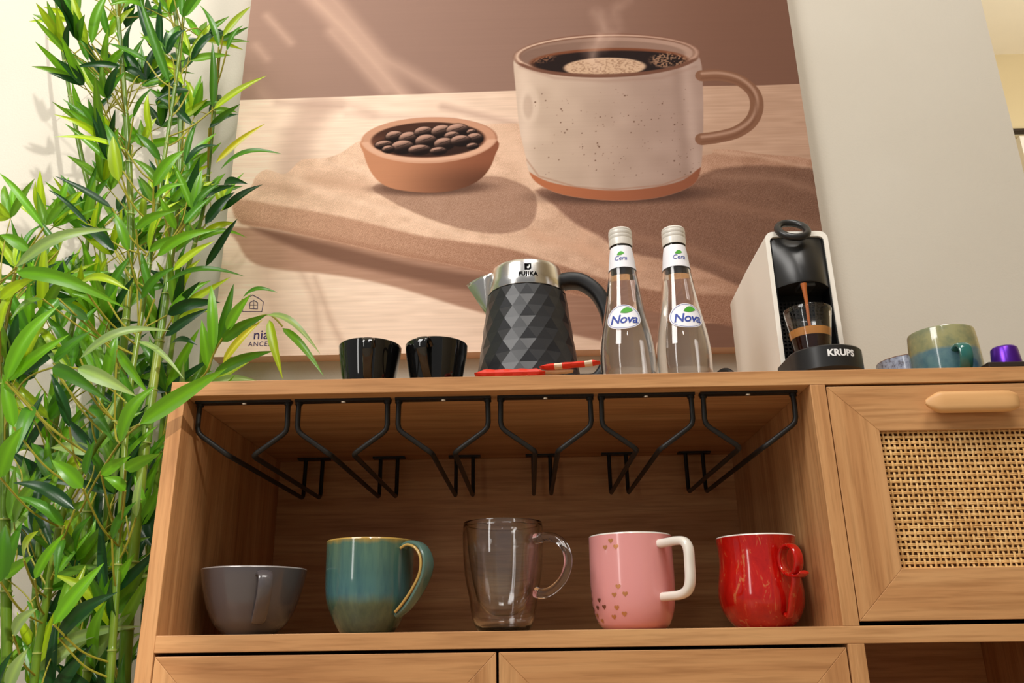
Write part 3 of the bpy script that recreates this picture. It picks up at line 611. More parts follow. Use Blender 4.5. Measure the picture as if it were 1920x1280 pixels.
# red mug
CX, CY = .6653, .10
g = thing('red_mug', (CX, CY, 0), 'glossy red pear-shaped mug with a curled handle, right end of the shelf', 'mug', SH)
mugbody(M_red, [(.0305, .0), (.0325, .0008), (.0400, .0090), (.0468, .0225), (.0487, .0370), (.0470, .0530), (.0446, .0700), (.0445, .0850), (.0462, .1005)], CX, CY, 0, .0034, M_whitec, M_whitec).obj('mug_body', g)
hm = MB().mat(M_red, True); f, side = az(CX, CY, 19)
ring = [f(.0630+.0150*math.cos(t), .0705+.0160*math.sin(t)) for t in [math.radians(d) for d in range(-105, 246, 10)]]
hm.sweep(ring, side, .0115, .0048)
hm.sweep(cr([f(.058, .0560), f(.068, .0530), f(.079, .0530), f(.0860, .0560)], 6), side, [.012]*18+[.007], .0042)
hm.sweep(cr([f(.0685, .0560), f(.0690, .0500), f(.0665, .0430), f(.0600, .0330), f(.0560, .0230), f(.0500, .0120), f(.0440, .0130)], 8), side, [.0115-.004*(i/48) for i in range(49)], .0052)
hm.obj('handle', g)
# black espresso cups
for (cx, deg, lab) in ((.1972, 8, 'small glossy black cup on top, left one of the pair, nearer the bamboo'), (.2820, -12, 'small glossy black cup on top, right one of the pair, nearer the kettle')):
    g = thing('black_cup', (cx, .08, TOP), lab, 'cup', 'black espresso cups')
    mugbody(M_gloss, [(.0235, 0), (.0255, .001), (.0295, .008), (.0335, .022), (.0365, .040), (.0387, .055), (.0396, .0645)], cx, .08, TOP, .0028).obj('cup_body', g)
    handle(MB().mat(M_gloss, True), cx, .08, deg, [(.036, TOP+.0535), (.047, TOP+.0585), (.0565, TOP+.0560), (.0575, TOP+.0460), (.050, TOP+.0340), (.040, TOP+.0220), (.031, TOP+.0150)], [.0165, .0160, .0135, .0110, .010], .0055).obj('handle', g)
# two-tone mug and speckled bowl on the right
g = thing('two_tone_mug', (.9235, .085, TOP), 'olive and blue glazed mug on top, between the speckled cup and dark tray', 'mug')
o_, lip, inn = vessel([(.0400, 0), (.0418, .002), (.0420, .015), (.0414, .035), (.0404, .055), (.0392, .0690)], .0032)
def shifted(mb): return mb
mo = MB().mat(M_two, True)
G = g
def localobj(mb, name, parent): return mb.obj(name, parent)
mo.lathe(o_+lip+inn, .9235, .085, TOP, 64); mo.obj('mug_body', g)
handle(MB().mat(M_twoh, True), .9235, .085, -6, [(.038, TOP+.036), (.050, TOP+.0385), (.0600, TOP+.034), (.0620, TOP+.022), (.054, TOP+.010), (.038, TOP+.006)], .0150, .0062).obj('handle', g)
g = thing('speckled_cup', (.911, .150, TOP), 'speckled blue-grey cup with a brown rim, behind the olive and blue mug', 'cup')
mugbody(M_speck, [(.025, 0), (.028, .001), (.036, .012), (.0405, .028), (.0425, .044), (.0430, .0530)], .911, .150, TOP, .003, M_speck, M_brownrim).obj('cup_body', g)
# tray and capsule
tr = MB().mat(M_tray, False).box(.928, 1.066, .0015, .034, TOP, TOP+.0065).box(.975, 1.066, .034, .16, TOP, TOP+.0065)
t_ = tr.obj('serving_tray', None, .001); setp(t_, 'thin dark brown tray at the right end of the sideboard top', 'tray')
g = thing('coffee_capsule', (.9660, .030, TOP+.0065), 'shiny purple coffee capsule standing upside down on the dark tray', 'capsule')
zz = TOP+.0065
MB().mat(M_purple, True).lathe([(.0003, .0275), (.0060, .0275), (.0075, .0270), (.0125, .0260), (.0140, .0245), (.0146, .0235), (.0166, .0040), (.0166, .0015)], (.9660), .030, zz, 40).obj('capsule_body', g)
MB().mat(M_purple, True).lathe([(.0003, .0015), (.0185, .0015), (.0188, .0008), (.0185, 0), (.0003, 0)], (.9660), .030, zz, 40).obj('flange', g)
# ------------------------------------------------------------------ kettle
KX, KY = .3988, .13
k = thing('electric_kettle', (KX, KY, TOP), 'black faceted electric kettle with a steel collar, between the cups and bottles', 'kettle')
kb = MB().mat(M_kblack, False); rows = 9; seg = 18; zb, zt = .006, .150; rb_, rt = .0725, .0533
vs = []; fs = []
for j in range(rows+1):
    t = j/rows; z = zb+(zt-zb)*t; r = rb_+(rt-rb_)*(t**.92)
    for i in range(seg):
        a = 2*PI*(i+(.5 if j % 2 else 0))/seg; rr = r*(1.0+(.011 if ((i-(j-(j & 1))//2)-j) % 3 == 0 else -.004)) if 0 < j < rows else r
        vs.append((KX+rr*math.cos(a), KY+rr*math.sin(a), TOP+z))
for j in range(rows):
    for i in range(seg):
        i2 = (i+1) % seg; a, b_, c_, d_ = j*seg+i, j*seg+i2, (j+1)*seg+i2, (j+1)*seg+i
        if j % 2: fs += [(a, b_, c_), (a, c_, d_)]
        else: fs += [(a, b_, d_), (b_, c_, d_)]
kb.add(vs, fs); kb.mat(M_kblack, True).lathe([(.0004, 0), (.071, 0), (.0735, .002), (.0728, .006)], KX, KY, TOP, 64).lathe([(rt, zt), (rt-.0015, zt+.001), (.04, zt+.001)], KX, KY, TOP, 64)
kb.obj('kettle_body', k)
MB().mat(M_steel, True).lathe([(.0525, .151), (.0528, .1515), (.0512, .165), (.0492, .181), (.0485, .1845), (.0474, .187), (.0455, .1880), (.03, .1890), (.0004, .1892)], KX, KY, TOP, 96).obj('steel_collar', k)
# spout: a tapering V in steel
sp = MB().mat(M_steel, True); f, side = az(KX, KY, -96)
def spt(a, z, s_): return Vector(f(a, TOP+z, s_))
tip = spt(.0800, .1735, 0); vs = []; fs = []
N = 9; topc = [spt(math.sqrt(.0487**2-(s_*.021)**2)-.001, .1815, s_*.021) for s_ in [(-1+2*i/(N-1)) for i in range(N)]]
rows_ = []
for j in range(11):
    t = j/10
    row = []
    for i in range(N):
        u = -1+2*i/(N-1)
        base = spt(math.sqrt(max(.0495**2-(u*.021*(1-t*.9))**2, 0))+.0040*t, .1815-.055*t, u*.021*(1-t*.9))
        # outward bulge of the V, most at the lip
        out = .0335*(1-t)**1.0*(1-abs(u))**.75
        row.append(base+(Vector(f(1, 0))-Vector(f(0, 0)))*out+Vector((0, 0, -.006*(1-abs(u))*(1-t))))
    rows_.append(row)
vs = [v for r_ in rows_ for v in r_]
fs = [(j*N+i, j*N+i+1, (j+1)*N+i+1, (j+1)*N+i) for j in range(10) for i in range(N-1)]
sp.add(vs, fs); so_ = sp.obj('spout', k); sd_ = so_.modifiers.new('solid', 'SOLIDIFY'); sd_.thickness = .0012; sd_.offset = -1
hd = MB().mat(M_khandle, True)
handle(hd, KX, KY, 86, [(.046, TOP+.170), (.060, TOP+.1725), (.078, TOP+.168), (.097, TOP+.150), (.1085, TOP+.120), (.110, TOP+.085), (.104, TOP+.050), (.090, TOP+.030), (.0675, TOP+.028)], [.030, .030, .028, .026, .024, .022, .022], [.0200]*65, 8, 20, 3.2)
hd.obj('handle', k)
lg = MB().mat(mat('black_print', (.004, .004, .004, 1), .9, spec=.05), False); kp = [(.0525, .151), (.0512, .165), (.0492, .181), (.0485, .1845)]
vs, fs = text2d('FUJIKA', .0080, 0, 1.08, .0004); vs, fs = fine(vs, fs, 1); wrap(lg, vs, fs, KX, KY, TOP, 2, .1640, kp)
sq = [(-.0045, -.005), (.002, -.005), (.0045, -.0025), (.0045, .005), (-.0045, .005)]; wrap(lg, sq, [(0, 1, 2, 3, 4)], KX, KY, TOP, 2, .1745, kp)
lg.mat(M_krups); dd = [(.0016*math.cos(t)-.0002+.0006, .0016*math.sin(t)-.0012) for t in [2*PI*i/14 for i in range(14)]]; wrap(lg, *fan(dd), KX, KY, TOP, 2, .1745, kp, .0006)
wrap(lg, [(.0014, -.001), (.0024, -.001), (.0024, .003), (.0014, .003)], [(0, 1, 2, 3)], KX, KY, TOP, 2, .1745, kp, .0006)
setp(lg.obj('brand_print', k), 'black lettering and square emblem')
# ------------------------------------------------------------------ bottles
def bottle(BX, BY, deg, lab):
    o = thing('water_bottle', (BX, BY, TOP), lab, 'bottle', 'glass water bottles')
    pf = crp([(.0295, 0), (.0318, .0015), (.0330, .010), (.0337, .024), (.0337, .037), (.0325, .053), (.0300, .070), (.0266, .0875), (.0224, .113), (.0192, .137), (.0174, .150), (.0150, .172), (.0134, .183), (.0134, .189), (.0146, .190), (.0146, .193), (.0128, .1935), (.0128, .203)], 5)
    w_ = .0022
    inn = [(r-w_, z) for r, z in pf if z > .010][::-1]
    gb = MB().mat(M_glass, True).lathe([(.0004, .0015), (.026, .0008)]+pf+[(.0120, .2036)]+inn+[(.026, .0058), (.0004, .0075)], BX, BY, TOP, 72); gb.obj('glass_body', o)
    wp = [(r-w_-.0002, z) for r, z in pf if .011 < z < .142]
    MB().mat(M_water, True).lathe([(.0004, .0080), (.0255, .0064)]+wp+[(.0004, wp[-1][1])], BX, BY, TOP, 72).obj('water', o)
    cp = MB().mat(M_silver, True); cpf = [(.0148, .184)]
    for i in range(3): z = .1895+i*.0052; cpf += [(.0152, z), (.0152, z+.0035), (.0145, z+.0042)]
    cp.lathe([(.0140, .184)]+cpf+[(.0150, .2062), (.0140, .2080), (.0004, .2085)], BX, BY, TOP, 48).obj('cap', o)
    # neck label wraps right round
    nl = MB().mat(M_paper, True); np_ = [(r+.0004, z) for r, z in pf if .148 < z < .1815]; nl.lathe(np_, BX, BY, TOP, 64)
    vs, fs = text2d('Cera', .0088, .2, .95); vs, fs = fine(vs, fs); nl.mat(M_blue); wrap(nl, vs, fs, BX, BY, TOP, deg, .1625, pf, .0008)
    leaf = [(-.0045+.0095*t, .0004+.0036*math.sin(PI*t)**.8+.0016*t) for t in [i/10 for i in range(11)]]+[(.005-.0095*t, .002-.0018*t-.0016*math.sin(PI*t)) for t in [i/8 for i in range(1, 8)]]
    nl.mat(M_green); lv = [(a, b_) for a, b_ in leaf]; wrap(nl, lv, [tuple(range(len(lv)))], BX, BY, TOP, deg, .1675, pf, .0008)
    nl.obj('neck_label', o)
    # oval front label
    fl = MB().mat(M_paper, True)
    def oval(s_): return [(s_*.0218*math.cos(t)*(1-.16*math.sin(t)), s_*.0158*math.sin(t)+(.002 if math.sin(t) > 0 else 0)*s_) for t in [2*PI*i/48 for i in range(48)]]
    def ovalmesh(s0, s1): 
        vv = []; ff = []; R_ = 6
        for q in range(R_+1): vv += oval(s0+(s1-s0)*q/R_)
        for q in range(R_):
            for i in range(48): ff.append((q*48+i, q*48+(i+1) % 48, (q+1)*48+(i+1) % 48, (q+1)*48+i))
        return vv, ff
    wrap(fl, *ovalmesh(.001, 1), BX, BY, TOP, deg, .078, pf, .0005)
    fl.mat(M_blue); wrap(fl, *ovalmesh(.91, .935), BX, BY, TOP, deg, .078, pf, .0008)
    vs, fs = text2d('Nova', .0165, .25, .95, .0003); vs, fs = fine(vs, fs, 1); wrap(fl, vs, fs, BX, BY, TOP, deg, .0752, pf, .0009)
    fl.mat(M_green); lv = [(a*1.7+.004, b_*1.5) for a, b_ in leaf]; wrap(fl, lv, [tuple(range(len(lv)))], BX, BY, TOP, deg, .0845, pf, .0009)
    fl.obj('front_label', o); return o
bottle(.5205, .05, -12, 'clear glass water bottle on top, left one of the pair, beside the kettle')
bottle(.5890, .05, 5, 'clear glass water bottle on top, right one of the pair, beside the coffee machine')
# ------------------------------------------------------------------ sugar sachets
def sachet(a, b_, w, h, mats, lab, nm='sugar_sachet'):
    A = Vector(a); B = Vector(b_); mb = MB(); d = (B-A); sd = Vector((-d.y, d.x, 0)).normalized(); n = 24; K = 10; rows = []
    for i in range(n+1):
        t = i/n; e = min(1, min(t, 1-t)/.12); c0 = A+d*t; row = []
        for j in range(K):
            q = 2*PI*j/K; row.append(c0+sd*math.cos(q)*w/2*(1.02-.06*e)+Vector((0, 0, 1))*(math.sin(q)*h/2*(.12+.88*e)*(1+.08*math.sin(i*1.1+j))))
        rows.append(row)
    for i in range(n):
        mb.mat(mats[(i*len(mats)*2//n) % len(mats)], True); mb.add(rows[i]+rows[i+1], [(j, (j+1) % K, (j+1) % K+K, j+K) for j in range(K)])
    mb.mat(mats[0]); mb.add(rows[0], [tuple(range(K))]); mb.add(rows[-1], [tuple(range(K))])
    o = mb.obj(nm); setp(o, lab, 'sugar packet', 'stick sachets in front of the kettle'); return o
sachet((.335, .014, TOP+.0062), (.418, .012, TOP+.0060), .016, .0115, [M_redpaper], 'plain red stick sachet lying at the left, in front of the kettle')
sachet((.380, .030, TOP+.0130), (.452, .030, TOP+.0135), .012, .0062, [M_cream], 'cream coloured stick sachet lying across the red ones')
sachet((.412, .024, TOP+.0165), (.4830, .012, TOP+.0180), .013, .0070, [M_redpaper, M_redpaper, M_cream, M_redpaper], 'red stick sachet with cream stripes, lying beside the left bottle')
# ------------------------------------------------------------------ coffee machine
MX0, MX1 = .7175, .8005; MY0, MY1 = .085, .300; MZ = TOP+.2200
c_ = thing('coffee_machine', ((MX0+MX1)/2, .19, TOP), 'white and black capsule coffee machine pouring espresso, right of the bottles', 'coffee machine')
mb = MB().mat(M_mwhite, True)
# shell: outline in (x, z), hollow at the front, lofted back with a falling roof
def rrect(x0, x1, z0, z1, r, n=6):
    P = []
    for (cx, cz, a0) in ((x1-r, z1-r, 0), (x0+r, z1-r, 90), (x0+.0005, z0+.0005, 180), (x1-.0005, z0+.0005, 270)):
        rr = r if a0 < 180 else .0005
        for i in range(n+1): t = math.radians(a0+90*i/n); P.append((cx+rr*math.cos(t), cz+rr*math.sin(t)))
    return P
ys = [(MY0, 0, .0), (MY0+.001, .0, .0), (.14, .001, 0), (.20, .0035, 0), (.26, .0085, 0), (MY1-.006, .0115, 0), (MY1, .0165, .004)]
loops = [[(x, y, z) for x, z in rrect(MX0+e, MX1-e, TOP, MZ-dz, .011)] for y, dz, e in ys]
K_ = len(loops[0]); vs = [p for L_ in loops for p in L_]; fs = [(j*K_+i, j*K_+(i+1) % K_, (j+1)*K_+(i+1) % K_, (j+1)*K_+i) for j in range(len(loops)-1) for i in range(K_)]
fs.append(tuple((len(loops)-1)*K_+i for i in range(K_)))
innr = rrect(MX0+.0058, MX1-.0058, TOP+.004, MZ-.0075, .007); o1 = len(vs)
vs += [(x, MY0, z) for x, z in innr]; vs += [(x, MY0+.012, z) for x, z in innr]
fs += [(i, (i+1) % K_, o1+(i+1) % K_, o1+i) for i in range(K_)]+[(o1+i, o1+(i+1) % K_, o1+K_+(i+1) % K_, o1+K_+i) for i in range(K_)]
mb.add(vs, fs); mb.obj('outer_shell', c_)
# dark recess behind the cup with a grid
rc = MB().mat(M_recess, False); ix0, ix1 = MX0+.006, MX1-.006
rc.box(ix0, ix1, MY0+.030, MY0+.034, TOP+.005, MZ-.008); rc.box(ix0, ix0+.002, MY0+.002, MY0+.03, TOP+.005, MZ-.008); rc.box(ix1-.002, ix1, MY0+.002, MY0+.03, TOP+.005, MZ-.008)
rc.mat(M_mdark)
for i in range(15): z = TOP+.055+i*.0052; rc.box(ix0+.002, ix1-.002, MY0+.0275, MY0+.030, z, z+.0022)
for i in range(13): x = ix0+.003+i*.0053; rc.box(x, x+.0022, MY0+.0270, MY0+.030, TOP+.055, TOP+.130)
rc.obj('front_grille', c_)
# glossy head: convex across, rounded lower lip
hdm = MB().mat(M_mdark, True); vs = []; fs = []; NX = 20
def headrow(z, bulge, k_=1.0):
    r_ = []
    for i in range(NX+1):
        u = -1+2*i/NX; r_.append((ix0+(ix1-ix0)*(u+1)/2, MY0+.004-bulge*(1-u*u)*k_, z))
    return r_
zt_, zl = MZ-.0085, TOP+.139
rws = [headrow(zt_, .002), headrow(zt_-.004, .007), headrow(zt_-.02, .016), headrow(zt_-.045, .022), headrow(zl+.003, .026), headrow(zl, .025)]
rws.append([(x, MY0+.028, zl) for x, y, z in rws[-1]])
vs = [p for r_ in rws for p in r_]; fs = [(j*(NX+1)+i, j*(NX+1)+i+1, (j+1)*(NX+1)+i+1, (j+1)*(NX+1)+i) for j in range(len(rws)-1) for i in range(NX)]
hdm.add(vs, fs); cx_ = (ix0+ix1)/2
hdm.box(cx_-.010, cx_+.010, MY0-.018, MY0+.006, zl-.006, zl+.001, .002); hdm.obj('brewing_head', c_)
# ring lever on top
rg = MB().mat(M_mdark, True); rc0 = Vector((cx_-.002, MY0+.005, MZ+.0015))
rp = [rc0+Vector((.0188*math.cos(t)-.0050, .0120*math.sin(t)-.014, .0165*math.sin(t)-.0040)) for t in [2*PI*i/40 for i in range(40)]]
rg.tube(rp, .0050, 14, closed=True); rg.obj('lever_ring', c_)
# cup stand
TX, TY, TR = (MX0+MX1)/2-.0015, .0455, .0430
def standring(r, dy=0): 
    P = [(TX+r*math.cos(t), TY+dy+r*math.sin(t)) for t in [math.radians(180+180*i/36) for i in range(37)]]
    return P+[(TX+r, MY0+.006), (TX-r, MY0+.006)]
st_ = MB().mat(M_mdark, True); lv_ = [(.0385, TOP+.002), (.0415, TOP+.0045), (TR, TOP+.006), (TR, TOP+.0310), (TR-.0012, TOP+.0325), (TR-.0035, TOP+.0325), (TR-.0040, TOP+.0300)]
ls = [[(x, y, z) for x, y in standring(r)] for r, z in lv_]; K_ = len(ls[0]); vs = [p for q in ls for p in q]
fs = [(j*K_+i, j*K_+(i+1) % K_, (j+1)*K_+(i+1) % K_, (j+1)*K_+i) for j in range(len(ls)-1) for i in range(K_)]; fs += [tuple(range(K_)), tuple((len(ls)-1)*K_+i for i in range(K_))]
st_.add(vs, fs); st_.mat(M_recess, True); P0 = standring(.0375); st_.prism(P0, lambda a, b_: (a, b_, TOP), lambda a, b_: (a, b_, TOP+.003)); sto = st_.obj('drip_tray', c_)
kr = MB().mat(M_krups, False); vs, fs = text2d('KRUPS', .0108, 0, 1.05, .0005); vs, fs = fine(vs, fs, 1)
kr.add([(TX+(TR+.0004)*math.sin(math.radians(7)+a/TR), TY-(TR+.0004)*math.cos(math.radians(7)+a/TR), TOP+.0215+b_) for a, b_ in vs], fs); setp(kr.obj('brand_print', sto), 'silver lettering on the drip tray')
# power cable at the back
cbl = MB().mat(M_khandle, True); cbl.tube(cr([(MX0+.012, MY1-.001, TOP+.06), (MX0-.006, MY1+.022, TOP+.10), (MX0-.022, MY1+.05, TOP+.095), (MX0-.03, .405, TOP+.05), (MX0-.02, .415, TOP+.01)], 8), .004, 10); cbl.obj('power_cable', c_)
# espresso glass
GX, GY, GZ = .7525, .066, TOP+.0303
e = thing('espresso_glass', (GX, GY, GZ), 'small clear glass half full of espresso on the machine drip tray', 'glass')
def eg(z): return .0200+.0095*(z/.068)
prof = [(.0004, 0), (.0185, 0), (.0197, .001)]+[(eg(z), z) for z in (.004, .02, .04, .06, .0675)]+[(eg(.068)-.0005, .0684)]+[(eg(z)-.0012, z) for z in (.0675, .06, .04, .02, .006)]+[(.0175, .0045), (.0004, .0045)]
MB().mat(M_glass, True).lathe(prof, GX, GY, GZ, 56).obj('glass_body', e)
MB().mat(M_coffee, True).lathe([(.0004, .0048), (.0172, .0048)]+[(eg(z)-.0009, z) for z in (.0065, .02, .030)]+[(.0004, .030)], GX, GY, GZ, 56).obj('coffee', e)
MB().mat(M_crema, True).lathe([(.0004, .0301)]+[(eg(z)-.0009, z) for z in (.0301, .036, .040)]+[(.0004, .0405)], GX, GY, GZ, 56).obj('crema', e)
sx = GX+.0005
MB().mat(M_stream, True).tube([(sx, GY, zl-.003), (sx, GY, zl-.012), (sx+.0006, GY, zl-.03), (sx, GY, GZ+.055), (sx+.001, GY, GZ+.0405)], [.0042, .0030, .0022, .0018, .0017], 12).obj('coffee_stream', c_)
# ------------------------------------------------------------------ bamboo
rnd = random.Random(11)
bam = thing('artificial_bamboo', (-.22, .2, FZ), 'tall leafy green bamboo plant standing left of the sideboard', 'plant')
pot = MB().mat(M_tray, True).lathe([(.0004, 0), (.085, 0), (.09, .01), (.115, .22), (.118, .24), (.105, .24), (.10, .20), (.0004, .20)], -.22, .2, FZ, 40); pot.obj('planter', bam)
culms = [([(-0.2041, 0.17, -0.2878), (-0.2503, 0.17, -0.0518), (-0.2806, 0.16, 0.1276), (-0.3184, 0.15, 0.3414), (-0.3507, 0.14, 0.4971)], 0.0075, 0.005), ([(-0.1681, 0.14, -0.3051), (-0.1988, 0.14, -0.0627), (-0.1956, 0.13, 0.0462), (-0.1876, 0.12, 0.1479), (-0.1611, 0.11, 0.2129), (-0.1188, 0.08, 0.2532)], 0.0058, 0.0035), ([(-0.1757, 0.22, -0.3281), (-0.198, 0.22, -0.0677), (-0.2014, 0.22, 0.0297), (-0.2249, 0.24, 0.2633), (-0.2525, 0.27, 0.4637), (-0.3064, 0.3, 0.6367), (-0.3748, 0.32, 0.804), (-0.4668, 0.34, 1.0734), (-0.5123, 0.35, 1.2359)], 0.009, 0.0022), ([(-0.1842, 0.27, -0.3425), (-0.1939, 0.26, -0.0703), (-0.1961, 0.26, 0.0513), (-0.204, 0.25, 0.3209), (-0.2184, 0.24, 0.5854), (-0.2507, 0.22, 0.8178), (-0.2948, 0.2, 1.0628)], 0.0092, 0.003), ([(-0.1062, 0.22, -0.3286), (-0.118, 0.2, -0.0674), (-0.1278, 0.2, 0.0748), (-0.1334, 0.2, 0.2528), (-0.1421, 0.22, 0.3677), (-0.1515, 0.24, 0.5203), (-0.1575, 0.24, 0.7276), (-0.1936, 0.24, 0.9818), (-0.224, 0.24, 1.1216)], 0.0095, 0.003), ([(-0.1303, 0.33, -0.3603), (-0.1497, 0.32, -0.0746), (-0.1588, 0.31, 0.1578), (-0.1486, 0.28, 0.4653), (-0.1188, 0.26, 0.6405), (-0.1106, 0.24, 0.7766), (-0.1072, 0.22, 0.9297)], 0.006, 0.0022), ([(-0.2395, 0.3, -0.3508), (-0.2898, 0.3, -0.0717), (-0.317, 0.3, 0.1438), (-0.3226, 0.3, 0.3878), (-0.3153, 0.29, 0.6124), (-0.3183, 0.28, 0.8086), (-0.358, 0.27, 0.9774)], 0.006, 0.0025), ([(-0.0767, 0.12, -0.3), (-0.1024, 0.13, -0.0632), (-0.1214, 0.14, 0.1229), (-0.1399, 0.15, 0.2929), (-0.1441, 0.16, 0.4519), (-0.1494, 0.17, 0.638), (-0.1485, 0.17, 0.8294), (-0.1534, 0.17, 1.0303)], 0.0055, 0.0022)]
